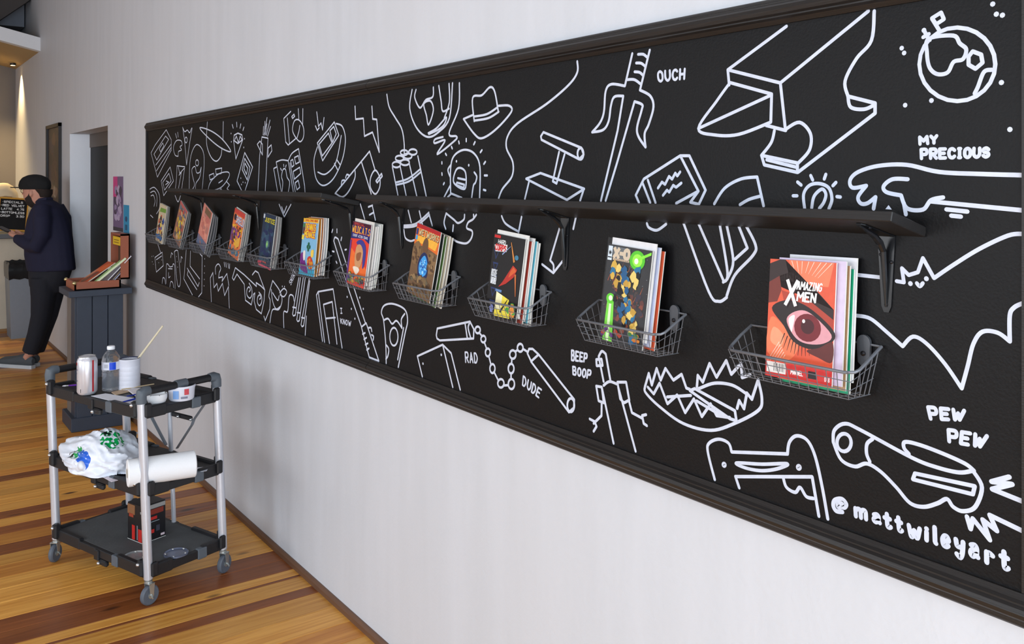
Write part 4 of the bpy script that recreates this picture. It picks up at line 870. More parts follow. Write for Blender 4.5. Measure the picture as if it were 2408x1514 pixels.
BEHIND = ['comic tucked behind the big red eye cover', 'sleeved comic tucked behind the black X-O cover', 'comic tucked behind the HARD CORPS cover', 'comic tucked behind the WETWORKS cover', 'comic tucked behind the WILDC.A.T.S cover', 'comic tucked behind the yellow lettered light blue cover',
          'comic tucked behind the JUSTICE cover', 'comic tucked behind the SHIELD cover', 'comic tucked behind the salmon pink cover', 'comic tucked behind the brown and yellow cover', 'comic tucked behind the leftmost comic']
# per basket: list of (shift right, raise, cover colour, thickness, bow) for the comics standing behind the front one
REAR = [[(.030, .004, (206, 190, 214), .0035, .0), (.034, -.004, (176, 140, 104), .004, .0), (.040, -.010, (30, 150, 110), .004, .0), (.044, .012, (222, 220, 224), .003, 0)],
        [(.010, .018, (224, 222, 224), .003, 0), (.020, .010, (190, 196, 220), .003, 0), (.028, .002, (206, 90, 60), .003, 0)],
        [(.012, .012, (222, 220, 216), .003, 0), (.020, -.004, (150, 60, 50), .004, 0), (.026, .006, (226, 224, 222), .004, 0), (.034, -.002, (90, 170, 190), .004, 0), (.038, -.006, (230, 226, 220), .004, 0)],
        [(.010, -.006, (40, 44, 44), .003, .002), (.018, -.012, (80, 110, 60), .003, .002), (.030, -.008, (196, 184, 160), .004, .003), (.036, -.012, (190, 180, 166), .004, .003)],
        [(.012, .012, (220, 214, 208), .004, 0), (.018, -.004, (206, 200, 196), .004, .002), (.028, -.002, (226, 224, 224), .004, .003), (.036, .006, (210, 212, 210), .004, .003), (.042, .008, (222, 226, 222), .003, .003)],
        [(.012, .002, (206, 140, 60), .004, .004), (.022, .006, (190, 120, 70), .004, .004), (.030, .008, (214, 210, 214), .004, .005), (.038, .008, (200, 204, 208), .004, .005)],
        [(-.020, -.030, (226, 90, 110), .004, 0), (.012, .0, (196, 194, 190), .005, .004), (.020, -.002, (180, 180, 178), .005, .005)],
        [(.010, .006, (206, 206, 200), .004, .003), (.022, .002, (186, 186, 182), .005, .005), (.030, .0, (170, 172, 170), .004, .006)],
        [(.020, -.004, (120, 120, 124), .004, .004), (.034, -.010, (110, 110, 116), .004, .008), (.044, -.014, (100, 102, 108), .004, .010)],
        [(.016, .0, (120, 122, 124), .004, .004), (.026, -.004, (110, 112, 116), .004, .006)],
        [(.012, .002, (200, 196, 186), .004, .003), (.022, .0, (150, 150, 146), .004, .004)]]
for i, q in enumerate(QUADS):
    # the comic's foot rests on the basket floor just behind the front wires
    fr = frame_from(q, -.080, -.056)
    base_pt = fr.at(.5, 0, 0)
    t = thing('comic_book', FRONT[i], 'comic', base_pt, 0, 'front comics in the wire baskets')
    mb = comic_box(fr, .003); ms = comic_mats(mb, ink(BASEC[i])); mb.build('pages', ms, t)
    a = Art(fr); COV[i](a); a.done(t)
    if i == 1:
        MB().poly([fr.at(-.02, -.01, .0016), fr.at(1.06, -.01, .0016), fr.at(1.06, 1.07, .0016), fr.at(-.02, 1.07, .0016)]).build('plastic_sleeve', M_SLEEVE, t)
    nb = len(REAR[i]); step = min(.0105, (.094 - .020) / (nb + 1.5) * .75)
    for k, (sh, up, c, th, bow) in enumerate(REAR[i]):
        off = fr.n * (-(k + 1) * step * (.8 if i < 6 else .6)) + fr.r * (sh * .55) + V((0, 0, max(up, -.012)))
        f2 = Frame(fr.o + off, fr.r, fr.u, W_, H_)
        mb = comic_box(f2, th, -bow); ms = comic_mats(mb, ink(c)); ms[1] = M_PAGE if i < 6 else M_PAGE2
        org = f2.at(.5, 0, 0)
        o = mb.build('comic_book', ms, None, org=org)
        tag(o, BEHIND[i].replace('comic tucked', 'comic tucked %s' % ['first', 'second', 'third', 'fourth', 'fifth'][k]) + ', counted from the front', 'comic', 'comics standing behind the front one in basket %d' % (i + 1))

# ================================================================== folding utility cart
M_ALU = mat('brushed_aluminium', (206, 208, 216), .32, .04, 60, metal=.55)
M_PLAS = mat('black_cart_plastic', (27, 27, 30), .5, .12, 60, bump=.1, bscale=300)
M_GREY = mat('grey_cart_plastic', (84, 91, 99), .5, .08)
M_BOLT = mat('steel_bolt', (200, 204, 210), .18, .03, metal=.9)
M_MAT = mat('worn_black_tray', (78, 80, 82), .75, .4, 9, bump=.2, bscale=80)
M_STRAP = mat('grey_steel_strap', (134, 140, 148), .35, .05, metal=.4)
M_TYRE = mat('grey_rubber', (84, 90, 100), .6, .08)
M_ZINC = mat('zinc_plate', (190, 194, 192), .3, .06, metal=.8)
pa, pb_, pc = on_z(138, 1262, .11), on_z(346, 1360, .11), on_z(519, 1288, .11)
ab = (pb_ - pa); bc = (pc - pb_)
ua = (ab.normalized() + V((bc.y, -bc.x, 0)).normalized()).normalized()        # long side, left to front
va = V((-ua.y, ua.x, 0))                                                       # short side, front to wall
cc = (pa + pc) / 2; cc.z = 0
LL, WW = ab.length * 1.0, bc.length * 1.0
cart = thing('utility_cart', 'folding three-tier rolling cart with silver poles and black trays', 'cart', cc, math.atan2(ua.y, ua.x))
RACK = RGT * -.04                                                              # the poles stand a little out of true
def cp(a, b, z):
    """cart point: a, b in -1..1 along the long and short sides"""
    return cc + ua * (a * LL / 2) + va * (b * WW / 2) + RACK * (z - .11) + V((0, 0, z))
AXC = (ua, va, V((0, 0, 1)))
for a, b in ((-1, -1), (1, -1), (1, 1), (-1, 1)):
    MB().cyl(cp(a, b, .105), cp(a, b, .845), .0185, n=18).build('pole', M_ALU, cart, True)
MB().cyl(cp(0, 1, .14), cp(0, 1, .79), .0105, n=12).build('pole', M_ALU, cart, True)
TZ = [.14, .475, .80]
def rail(name, p, q, z, out, par, h=.05, th=.022):
    """one side rail of a tray with its stepped middle"""
    d = (q - p).normalized(); l = (q - p).length; mid = (p + q) / 2 - V((0, 0, .013))
    ax = (d, out, V((0, 0, 1)))
    m = MB(); m.bevbox(mid, (l - .01, th, h * .72), .003, ax)
    for s in (-1, 1): m.bevbox(mid + d * (s * l * .34) + V((0, 0, .004)), (l * .28, th * 1.15, h), .004, ax)
    return m.build(name, M_PLAS, par), d, l, mid
for ti, z in enumerate(TZ):
    zoff = z
    c4 = [cp(a, b, z) for a, b in ((-1, -1), (1, -1), (1, 1), (-1, 1))]
    tray = MB(); tray.bevbox((c4[0] + c4[2]) / 2 + V((0, 0, .0005)), (LL - .012, WW - .012, .010), .003, AXC)
    tr = tray.build('tray', M_MAT if ti == 0 else M_PLAS, cart)
    outs = (-va, ua, va, -ua)
    for k in range(4):
        p, q = c4[k], c4[(k + 1) % 4]
        rl, d, l, mid = rail('tray_rail', p, q, z, outs[k], tr)
        for s in (1,): MB().bevbox(mid + d * (s * l * .19) + outs[k] * .003, (.045, .026, .046), .003, (d, outs[k], V((0, 0, 1)))).build('grey_insert', M_GREY, tr)
        if k in (0, 2):                             # folding hinge with its pivot bolt
            MB().bevbox(mid + outs[k] * .004 + V((0, 0, -.006)), (.036, .03, .046), .004, (d, outs[k], V((0, 0, 1)))).build('hinge', M_PLAS, tr)
            MB().bevbox(mid + d * .04 + outs[k] * .004 + V((0, 0, -.034)), (.058, .02, .026), .006, (d, outs[k], V((0, 0, 1)))).build('hinge_ear', M_PLAS, tr)
            MB().sphere(mid + d * .022 + outs[k] * .018 + V((0, 0, -.036)), .0085, 10, 6).build('bolt', M_BOLT, tr, True)
    for k, (a, b) in enumerate(((-1, -1), (1, -1), (1, 1), (-1, 1))):
        p = cp(a, b, z)
        sd = -va if b < 0 else va
        MB().bevbox(p - ua * (a * .026) + sd * .012 + V((0, 0, .008)), (.034, .032, .068), .007, AXC).build('corner_clamp', M_PLAS, tr)
        MB().bevbox(p + ua * (a * .020) - sd * .016 + V((0, 0, .004)), (.016, .03, .058), .005, AXC).build('corner_clamp', M_PLAS, tr)
        MB().sphere(p - ua * (a * .026) + sd * .030 + V((0, 0, .026)), .0085, 10, 6, (1, 1, 1)).build('bolt', M_BOLT, tr, True)
for a in (-1, 1):                                   # handle bars across the short ends
    hb_ = MB().tube([cp(a, -.86, .878), cp(a, .86, .878)], .0165, 14).build('handle', M_PLAS, cart, True)
    MB().tube([cp(a, -.12, .879), cp(a, .16, .879)], .0195, 14).build('handle_sleeve', M_GREY, hb_, True)
    for b in (-1, 1):
        MB().tube([cp(a, b, .832), cp(a, b, .862), cp(a, b * .985, .874), cp(a, b * .92, .879), cp(a, b * .80, .879)], [.0215, .0225, .0235, .022, .0195], 14).build('elbow', M_GREY, hb_, True)
zb = -.012
for s in (-1, 1):                                   # folding straps on the wall side
    MB().tube([cp(s * .82, 1.02, .77), cp(s * .50, 1.02, .655), cp(s * .46, 1.02, .63), cp(s * .12, 1.02, .50)], .009, 6, flat=.35).build('strap', M_STRAP, cart)
MB().bevbox(cp(.22, 1.05, .655), (.16, .012, .022), .004, (ua, va, V((0, 0, 1)))).build('lock_link', M_PLAS, cart)
for s in (-.05, .49): MB().sphere(cp(.22 + s * .5, 1.02, .655) - va * .008, .007, 8, 6).build('bolt', M_BOLT, cart, True)
for (a, b), yaw in (((-1, -1), 1.05), ((1, -1), .55), ((1, 1), .35), ((-1, 1), .9)):
    p = cp(a, b, .11); p.z = 0
    dr = (RGT * sin(yaw) + FWD * cos(yaw)).normalized() if (a, b) != (-1, -1) else (FWD + RGT * .1).normalized()
    ax = V((-dr.y, dr.x, 0)); wc = p + RGT * (.010 if (a, b) != (-1, -1) else -.002) + V((0, 0, .041)) + dr * -.006
    ca = MB().lathe([(.010, 0), (.016, 0), (.016, .006), (.0125, .008), (.0125, .014), (.010, .015)], p + V((0, 0, .092)), 14).build('caster_stem', M_ZINC, cart, True)
    fk = MB()
    for s in (-1, 1): fk.prism([wc + ax * (s * .015) + dr * x + V((0, 0, z)) for x, z in ((-.013, .050), (.013, .050), (.008, -.006), (-.008, -.006))], ax * (s * .002))
    fk.box(wc + V((0, 0, .049)), (.028, .034, .003), (dr, ax, V((0, 0, 1))))
    fk.build('caster_fork', M_ZINC, ca)
    MB().lathe([(.012, -.010), (.036, -.011), (.041, -.006), (.041, .006), (.036, .011), (.012, .010)], wc, 22, (dr, V((0, 0, 1)), ax)).build('wheel', M_TYRE, ca, True)
    MB().lathe([(.002, -.0135), (.013, -.0125), (.013, .0125), (.002, .0135)], wc, 14, (dr, V((0, 0, 1)), ax)).build('wheel_hub', M_ZINC, ca, True)
    MB().tube([wc - ax * .018 + V((0, 0, .004)), wc - ax * .034 - dr * .01 + V((0, 0, -.004))], .0035, 6).build('brake_tab', M_ZINC, ca)

# ------------------------------------------------------------------ things on the top tray
ZS = [z + .006 for z in TZ]
S3 = 4.0 / F
def put(px, py, tier): return on_z(px, py, ZS[tier])
p = put(205, 926, 2); sc = (p - CAM).dot(FWD) / F
r, h = 22.5 * sc, 89 * sc
t = thing('drink_can', 'tall white and silver drink can with a red stripe on the cart', 'can', p)
cm = mat('can_white', (214, 214, 222), .25, .03, metal=.45); cr = mat('can_red', (190, 44, 52), .3, .05, metal=.3)
MB().lathe([(r * .72, 0), (r * .86, .004), (r, .014), (r, h - .022), (r * .93, h - .012), (r * .8, h - .004), (r * .8, h)], p, 32).build('body', cm, t, True)
MB().lathe([(r * .79, h - .006), (r * .79, h - .004), (.002, h - .004)], p, 24, caps=False).build('lid', M_ZINC, t)
MB().tube([p + V((0, 0, h)) + V((cos(k * pi / 12), sin(k * pi / 12), 0)) * (r * .8) for k in range(24)], .002, 6, closed=True).build('lid_rim', M_ZINC, t, True)
def wrap(a0, a1, z0, z1, k=1.004, n=6, ang=None):
    """patch on the can side; angles measured from the direction facing the camera, positive to the image right"""
    b = MB(); rows = []
    for z in (z0, z1): rows.append([p + (-FWD * cos(a0 + (a1 - a0) * j / n) + RGT * sin(a0 + (a1 - a0) * j / n)) * (r * k) + V((0, 0, z)) for j in range(n + 1)])
    b.loft(rows, False, False); return b
wrap(.93, 1.12, .016, h - .014).build('red_stripe', cr, t); wrap(-1.2, -.75, h - .036, h - .024).build('red_mark', cr, t)
for k in range(7): wrap(-1.25, -.9 + .12 * ((k * 7) % 3), .03 + k * .016, .036 + k * .016).build('print_block', mat('can_print', (96, 98, 128), .4), t)
wrap(-.25, -.18, .014, .030).build('print_block', mat('can_print_dark', (40, 40, 50), .4), t)

p = put(261, 918, 2); sc = (p - CAM).dot(FWD) / F; r, h = 20.5 * sc, 105 * sc
t = thing('water_bottle', 'clear plastic water bottle with a blue and white label on the cart', 'bottle', p)
M_PET = mat('clear_plastic', (236, 242, 250), .06, 0, trans=.92, ior=1.33, alpha=.62, spec=.6)
prof = [(r * .6, 0), (r * .9, .004)]
for k in range(6): z = h * (.05 + .07 * k); prof += [(r * .98, z), (r * .92, z + h * .035)]
prof += [(r * .97, h * .47), (r, h * .5), (r, h * .66), (r * .97, h * .69), (r * .9, h * .76), (r * .62, h * .86), (r * .36, h * .905), (r * .34, h * .93)]
MB().lathe(prof, p, 28).build('body', M_PET, t, True)
MB().lathe([(r * .9, .008), (r * .88, h * .42), (.002, h * .42)], p, 20, caps=False).build('water', mat('water', (215, 226, 240), .05, 0, trans=.9, ior=1.33, alpha=.5), t, True)
MB().lathe([(r * .42, h * .925), (r * .43, h * .93), (r * .43, h * .985), (r * .38, h)], p, 20).build('cap', mat('bottle_cap', (232, 234, 240), .4), t, True)
wrap(-1.7, 1.7, h * .49, h * .665, 1.01, 16).build('label', mat('bottle_label', (214, 216, 228), .4, .04), t)
wrap(.25, .95, h * .495, h * .66, 1.025).build('label_band', mat('label_blue', (20, 70, 206), .4), t)
wrap(-.35, .1, h * .54, h * .62, 1.02).build('label_print', mat('label_grey', (176, 178, 190), .4), t)

p = put(304, 914, 2); sc = (p - CAM).dot(FWD) / F; r, h = 24.5 * sc, 72 * sc
t = thing('paint_can', 'open white paint can with a stir stick in it', 'can', p)
MW = mat('can_white_paint', (218, 218, 228), .4, .05)
prof = [(r * .96, 0), (r, .003), (r, .006)]
for k in range(5): z = h * (.14 + .15 * k); prof += [(r * .985, z), (r * .97, z + h * .02), (r * .985, z + h * .04)]
prof += [(r, h * .95), (r * 1.02, h * .96), (r * 1.02, h), (r * .86, h), (r * .86, h * .94)]
MB().lathe(prof, p, 32, caps=False).build('body', MW, t, True)
MB().lathe([(r * .86, h * .9), (r * .86, h * .86), (.002, h * .86)], p, 24, caps=False).build('paint', mat('wet_white_paint', (232, 234, 240), .2), t)
MB().tube([p + V((0, 0, h * .985)) + V((cos(k * pi / 12), sin(k * pi / 12), 0)) * (r * .90) for k in range(24)], .0035, 6, closed=True).build('rim', mat('dark_lid_groove', (60, 64, 84), .4), t, True)
tp = (p - CAM).dot(FWD)
s0 = at_t(308, 866, tp + .01); s1 = at_t(383, 766, tp + .05)
tag(MB().tube([s0 + (s0 - s1) * .25, s0, s1], [.0055, .0055, .004], 8).build('stir_stick', mat('pale_wood_stick', (214, 200, 170), .6, .08), None, True), 'thin pale wooden stick standing slanted in the paint can', 'stick')

def sheet(name, pts, tier, rgb, lbl, cat, dz=.0012, th=.0012, parent=None):
    q = [put(x, y, tier) + V((0, 0, dz)) for x, y in pts]
    if (q[1] - q[0]).cross(q[2] - q[0]).z < 0: q = q[::-1]
    o = MB().prism(q, (0, 0, th)).build(name, mat('sheet_%d_%d_%d' % rgb, rgb, .6, .05), parent)
    return tag(o, lbl, cat)
sheet('paper_sheet', ((214, 932), (248, 926), (322, 938), (312, 958), (288, 950)), 2, (224, 226, 234), 'white paper sheet at the front of the top cart tray', 'paper')
sheet('paper_palette', ((300, 920), (352, 914), (360, 924), (318, 934)), 2, (216, 210, 212), 'crumpled white palette paper behind the blue brushes', 'paper', .004, .006)
sheet('cardboard_scrap', ((262, 924), (300, 915), (306, 922), (272, 930)), 2, (186, 160, 132), 'small tan cardboard scrap beside the water bottle', 'cardboard', .001, .004)
def brush(pxa, pxb, tier, rgb, tip, lbl, tz=.006, r=.004):
    a, b = put(*pxa, tier) + V((0, 0, tz)), put(*pxb, tier) + V((0, 0, tz))
    d = b - a
    t = thing('paint_brush', lbl, 'brush', a)
    MB().tube([a, a + d * .5, a + d * .75], [r * .5, r, r * .8], 8).build('handle', mat('brush_%d_%d_%d' % rgb, rgb, .3), t, True)
    MB().tube([a + d * .75, a + d * .86], [r * .9, r], 8).build('ferrule', M_ZINC, t, True)
    MB().tube([a + d * .86, a + d * .95, b], [r, r * .9, r * .2], 8).build('bristles', mat('bristle_%d' % tip[0], tip, .7), t, True)
brush((278, 951), (352, 932), 2, (20, 50, 170), (210, 210, 214), 'blue handled paint brush lying nearest the front pole')
brush((298, 937), (360, 925), 2, (16, 44, 150), (190, 186, 180), 'blue handled paint brush behind the other blue one', .010)
brush((206, 906), (146, 911), 2, (110, 40, 170), (230, 226, 232), 'purple handled paint brush with a white tip left of the can')
a, b = put(286, 922, 2), put(362, 910, 2)
tag(MB().tube([a + V((0, 0, .012)), b + V((0, 0, .014))], .005, 6, flat=.5).build('craft_stick', mat('craft_stick_wood', (206, 186, 150), .6)), 'flat wooden craft stick behind the palette paper', 'stick')
p = put(369, 950, 2); sc = (p - CAM).dot(FWD) / F; r, h = 23 * sc, 25 * sc
t = thing('paint_bowl', 'small white bowl with dark paint flecks by the front pole', 'bowl', p)
MB().lathe([(r * .5, 0), (r * .86, h * .25), (r, h * .6), (r, h), (r * .93, h), (r * .9, h * .7), (r * .5, h * .3), (.002, h * .3)], p, 28, caps=False).build('body', mat('bowl_white', (226, 228, 232), .35), t, True)
for k in range(7):
    aa = k * .9; MB().sphere(p + V((cos(aa) * r * .93, sin(aa) * r * .93, h * .97)), .004, 6, 4, (1, 1, .5)).build('paint_fleck', mat('fleck', (30, 30, 34), .5), t)
p = put(427, 938, 2); sc = (p - CAM).dot(FWD) / F; r, h = 30 * sc, 34 * sc
t = thing('plastic_tub', 'white plastic tub with a pale blue label at the handle end', 'tub', p)
MB().lathe([(r * .86, 0), (r * .94, .006), (r, h * .85), (r * 1.04, h * .86), (r * 1.04, h), (r * .97, h), (r * .9, h * .3), (.002, h * .3)], p, 30, caps=False).build('body', mat('tub_white', (216, 218, 230), .4), t, True)
wrap(-.3, .15, h * .2, h * .75, 1.03).build('label', mat('tub_blue', (120, 160, 214), .4), t); wrap(.55, .9, h * .45, h * .85, 1.04).build('label_mark', mat('tub_red', (196, 70, 80), .4), t); wrap(.3, .8, h * .2, h * .34, 1.03).build('label_print', mat('tub_print', (120, 120, 140), .4), t)

# ------------------------------------------------------------------ middle tray
p = put(236, 1100, 1) + FWD * .03
t = thing('plastic_bag', 'crumpled white plastic shopping bag with green and blue print', 'bag', p)
def bagpt(u, v):
    th = 2 * pi * u; ph = pi * (v - .5)
    b = V((cos(ph) * cos(th), cos(ph) * sin(th), sin(ph)))
    sx = .20 if b.x > 0 else .26
    hgt = .115 * (1 - .45 * max(0, -b.x) ** 1.2) + .012 * sin(b.x * 5)
    q = V((b.x * sx, b.y * .135, max(-.25, b.z) * hgt))
    n1 = noise.noise(V((b.x * 1.6, b.y * 1.6, b.z * 1.6)) + V((2.3, 1.1, .7)))
    # long folds radiating from the gathered end, then sharp small creases
    fo = 1 - abs(noise.noise(V((b.y * 4.2 + b.x * .8, b.z * 4.2 - b.x * .6, b.x * .9)) + V((7, 3, 1)))) * 2
    cr = 1 - abs(noise.noise(V((b.x * 5.5, b.y * 5.5 + b.z * 3, b.z * 5.5)) + V((1, 8, 4)))) * 2
    k = 1 + .16 * n1 + .075 * fo + .018 * cr
    return p + ua * (q.x * k) + va * (q.y * k) + V((0, 0, q.z * k + .034))
NU, NV = 150, 70
bm_ = MB(); bm_.loft([[bagpt(i / NU, .02 + .96 * j / NV) for i in range(NU)] for j in range(NV + 1)])
zmin = ZS[1] + .002
for q in bm_.v:
    if q.z < zmin: q.z = zmin
MBAG = mat('white_bag_film', (226, 230, 240), .3, .03, 20, spec=.5)
def bag_print():
    m = MBAG.copy(); m.name = 'printed_bag_film'; nt = m.node_tree; N = nt.nodes; L = nt.links
    bs = N['Principled BSDF']; src = bs.inputs['Base Color'].links[0].from_socket
    tc = N.new('ShaderNodeTexCoord')
    nz = N.new('ShaderNodeTexNoise'); nz.inputs['Scale'].default_value = 75; nz.inputs['Detail'].default_value = 0; L.new(tc.outputs['Object'], nz.inputs['Vector'])
    def spot(c, r, colr, thr, src):
        d = N.new('ShaderNodeVectorMath'); d.operation = 'DISTANCE'; d.inputs[1].default_value = c; L.new(tc.outputs['Object'], d.inputs[0])
        l = N.new('ShaderNodeMath'); l.operation = 'LESS_THAN'; l.inputs[1].default_value = r; L.new(d.outputs['Value'], l.inputs[0])
        g = N.new('ShaderNodeMath'); g.operation = 'GREATER_THAN'; g.inputs[1].default_value = thr; L.new(nz.outputs['Fac'], g.inputs[0])
        mu = N.new('ShaderNodeMath'); mu.operation = 'MULTIPLY'; L.new(l.outputs[0], mu.inputs[0]); L.new(g.outputs[0], mu.inputs[1])
        mx = N.new('ShaderNodeMix'); mx.data_type = 'RGBA'; mx.inputs[7].default_value = (*srgb(colr), 1); L.new(mu.outputs[0], mx.inputs[0]); L.new(src, mx.inputs[6]); return mx.outputs[2]
    def lc(a, b, z): return tuple(ua * a + va * b + V((0, 0, z)))
    for c, r, colr, thr in ((lc(.10, -.02, .135), .055, (10, 150, 76), .46), (lc(.06, -.02, .150), .028, (24, 30, 30), .54), (lc(-.02, -.105, .075), .034, (10, 150, 76), .47), (lc(-.05, -.11, .062), .024, (24, 30, 30), .5), (lc(.055, -.115, .060), .042, (30, 96, 206), .3), (lc(.02, -.115, .085), .020, (40, 100, 190), .4)):
        src = spot(c, r, colr, thr, src)
    L.new(src, bs.inputs['Base Color']); return m
bm_.build('bag_body', bag_print(), t, True)
kn = MB()
for k in range(9):
    a0 = V((noise.noise(V((k * .7 + .3, 1, 0))), noise.noise(V((k * .7 + .3, 5, 0))), noise.noise(V((k * .7 + .3, 9, 0))))) * .06
    pos = p + ua * .02 - va * .125 + V((0, 0, .034)) + ua * (a0.x * 1.6) + va * a0.y * .4 + V((0, 0, a0.z * .6)); kn.sphere(pos, .024, 8, 6, (1.3, .7, .9))
remeshed('knotted_end', kn, MBAG, t, .005, 2)

e0, e1 = at_t(299, 1113, 3.74), at_t(452, 1088, 3.98)
e0 = on_z(299, 1113, ZS[1] + .058); e1 = on_z(448, 1091, ZS[1] + .058)
ax = (e1 - e0).normalized(); sd = V((-ax.y, ax.x, 0)); e1 = e0 + ax * max(.27, (e1 - e0).length)
t = thing('paper_towel_roll', 'white paper towel roll lying across the middle cart tray', 'paper roll', (e0 + e1) / 2 - V((0, 0, .058)))
L_ = (e1 - e0).length
MB().lathe([(.019, 0), (.052, 0), (.056, .004), (.056, L_ - .004), (.052, L_), (.019, L_)], e0, 32, (sd, V((0, 0, 1)), ax), caps=False).build('roll', mat('paper_towel', (236, 236, 238), .85, .02, 90, bump=.2, bscale=200), t, True)
MB().lathe([(.0195, -.001), (.0195, L_ + .001), (.0165, L_ + .001), (.0165, -.001), (.0195, -.001)], e0, 24, (sd, V((0, 0, 1)), ax), caps=False).build('core', mat('cardboard_core', (168, 158, 138), .8), t, True)
sheet('paper_sheet', ((352, 1146), (392, 1132), (400, 1122), (366, 1130)), 1, (214, 204, 192), 'beige paper scrap under the paper towel roll near the front pole', 'paper')
sheet('paper_sheet', ((455, 1112), (486, 1108), (492, 1098), (462, 1100)), 1, (216, 218, 228), 'white paper scrap at the wall end of the middle tray', 'paper')
sheet('paper_sheet', ((240, 1122), (272, 1120), (286, 1128), (262, 1134)), 1, (216, 206, 214), 'white and pink paper scrap under the knotted bag end', 'paper')

# ------------------------------------------------------------------ bottom tray
b0 = put(340, 1297, 0); bl_ = put(297, 1283, 0); br_ = put(394, 1280, 0)
X_ = ua; Y_ = va
lx, ly, hz = .115, .115, .165
cb_ = b0 - ua * (lx / 2) * .9 + va * (ly / 2); cb_.z = ZS[0]
cb_ = put(345, 1262, 0); cb_.z = ZS[0]
t = thing('carton_box', 'small black product box with red print on the bottom tray', 'box', cb_)
MB().bevbox(cb_ + V((0, 0, hz / 2)), (lx, ly, hz), .0015, AXC).build('carton', mat('box_black', (26, 25, 28), .35, .2, 14), t)
def onface(f, u0, v0, u1, v1, rgb, nm='print'):
    # f 0: side facing -va, 1: side facing +ua
    o, d, nrm = (cb_ - va * (ly / 2) - ua * (lx / 2), ua, -va) if f == 0 else (cb_ + ua * (lx / 2) - va * (ly / 2), va, ua)
    l = lx if f == 0 else ly
    q = [o + d * (l * u) + V((0, 0, hz * v)) + nrm * .0008 for u, v in ((u0, v0), (u1, v0), (u1, v1), (u0, v1))]
    MB().poly(q).build(nm, mat('box_print_%d_%d_%d' % rgb, rgb, .4), t)
RED = (186, 40, 34)
onface(0, .3, .03, .5, .42, RED); onface(0, .62, .05, .70, .44, (110, 110, 116)); onface(0, .72, .02, .96, .36, RED); onface(0, .0, .70, .5, .96, (134, 92, 60)); onface(0, .1, .62, .4, .72, (150, 60, 40)); onface(0, .0, .0, 1, .012, (220, 220, 216), 'edge_print'); onface(0, .86, .78, 1, .84, (160, 160, 158))
onface(1, .1, .56, .62, .64, RED); onface(1, .1, .5, .72, .515, (150, 160, 170)); onface(1, .05, .86, .98, .97, (150, 148, 146)); onface(1, .3, .70, .9, .84, (128, 46, 32)); onface(1, .1, .2, .5, .30, RED); onface(1, .58, .22, .74, .38, (60, 60, 72)); onface(1, .78, .06, .95, .12, (210, 190, 196)); onface(1, .0, .0, 1, .012, (220, 220, 216), 'edge_print')
def lid(px, py, lbl, rgb):
    p = put(px, py, 0); sc = (p - CAM).dot(FWD) / F; r = 28 * sc
    t = thing('can_lid', lbl, 'lid', p)
    MB().lathe([(r, .0), (r, .006), (r * .93, .008), (r * .86, .004), (r * .84, .003), (.002, .003)], p, 30, caps=False).build('disc', mat('lid_%d' % rgb[0], rgb, .25, .3, 18, metal=.5), t, True)
    for k in range(5):
        a0 = k * 1.3 + rgb[0]; q = p + V((cos(a0), sin(a0), 0)) * (r * .86) + V((0, 0, .006)); MB().sphere(q, .006, 8, 4, (1.4, .7, .3)).build('paint_smear', mat('smear_white', (226, 226, 222), .4), t)
lid(319, 1309, 'silver paint can lid with white smears on the bottom tray, left one', (160, 162, 164)); lid(414, 1302, 'dark glossy paint can lid on the bottom tray, right one', (110, 118, 140))

# ================================================================== podium with a display case
M_NAVY = mat('dark_blue_grey_paint', (50, 58, 72), .5, .12, 18, bump=.1, bscale=60)
PX, PY0, PY1, PH, PDX = -6.83, -.056, -.43, .985, .33
t = thing('podium', 'dark blue-grey plank podium with an overhanging top beside the wall', 'podium', (PX - PDX / 2, (PY0 + PY1) / 2, 0))
MB().bx(PX - PDX + .01, PX - .02, PY1 + .045, PY0 - .035, .02, PH - .045).build('body', M_NAVY, t)
nb = 3; yy0, yy1 = PY1 + .035, PY0 - .03
for k in range(nb):
    a = yy0 + (yy1 - yy0) * k / nb; b = yy0 + (yy1 - yy0) * (k + 1) / nb
    MB().bevbox((PX - .010, (a + b) / 2, PH / 2 + .02), (.018, b - a - .005, PH - .13), .003).build('plank', M_NAVY, t)
for k in range(2):
    a = PX - PDX + .012 + k * (PDX - .03) / 2; b = a + (PDX - .03) / 2
    MB().bevbox(((a + b) / 2, PY1 + .036, PH / 2 + .02), (b - a - .004, .016, PH - .13), .003).build('plank', mat('weathered_grey_board', (112, 104, 98), .7, .15, 14) if k == 0 else M_NAVY, t)
MB().bevbox((PX - PDX / 2, (PY0 + PY1) / 2, .048), (PDX + .03, PY0 - PY1, .095), .004).build('base_skirt', M_NAVY, t)
MB().bevbox((PX - PDX / 2 + .01, (PY0 + PY1) / 2, PH - .022), (PDX + .06, PY0 - PY1 + .04, .044), .003).build('top', M_NAVY, t)

t = thing('wooden_case', 'open reddish wooden case with a raised lid standing on the podium', 'case', (PX - PDX / 2, (PY0 + PY1) / 2, PH))
M_RED = mat('red_brown_wood', (150, 82, 56), .45, .15, 12, stretch=(2, 14, 14)); M_LIN = mat('case_lining', (78, 56, 40), .8)
M_BRASS = mat('brass', (206, 190, 140), .25, .05, metal=.9)
bx0, bx1, by0, by1, hb_ = PX - PDX + .02, PX + .01, PY1 + .02, PY0 - .05, .058
tr_ = MB(); tr_.bx(bx0, bx1, by0, by1, PH + .001, PH + .009)
for q in ((bx0, bx1, by0, by0 + .012), (bx0, bx1, by1 - .012, by1), (bx0, bx0 + .012, by0, by1), (bx1 - .012, bx1, by0, by1)): tr_.bx(*q, PH + .001, PH + hb_)
tr_.build('case_tray', M_RED, t)
MB().bx(bx0 + .012, bx1 - .012, by0 + .012, by1 - .012, PH + .009, PH + .012).build('lining', M_LIN, t)
lh = .325; ly0 = by1 - .002; ly1 = ly0 + .062
ld = MB(); z0, z1 = PH + hb_ + .002, PH + hb_ + lh
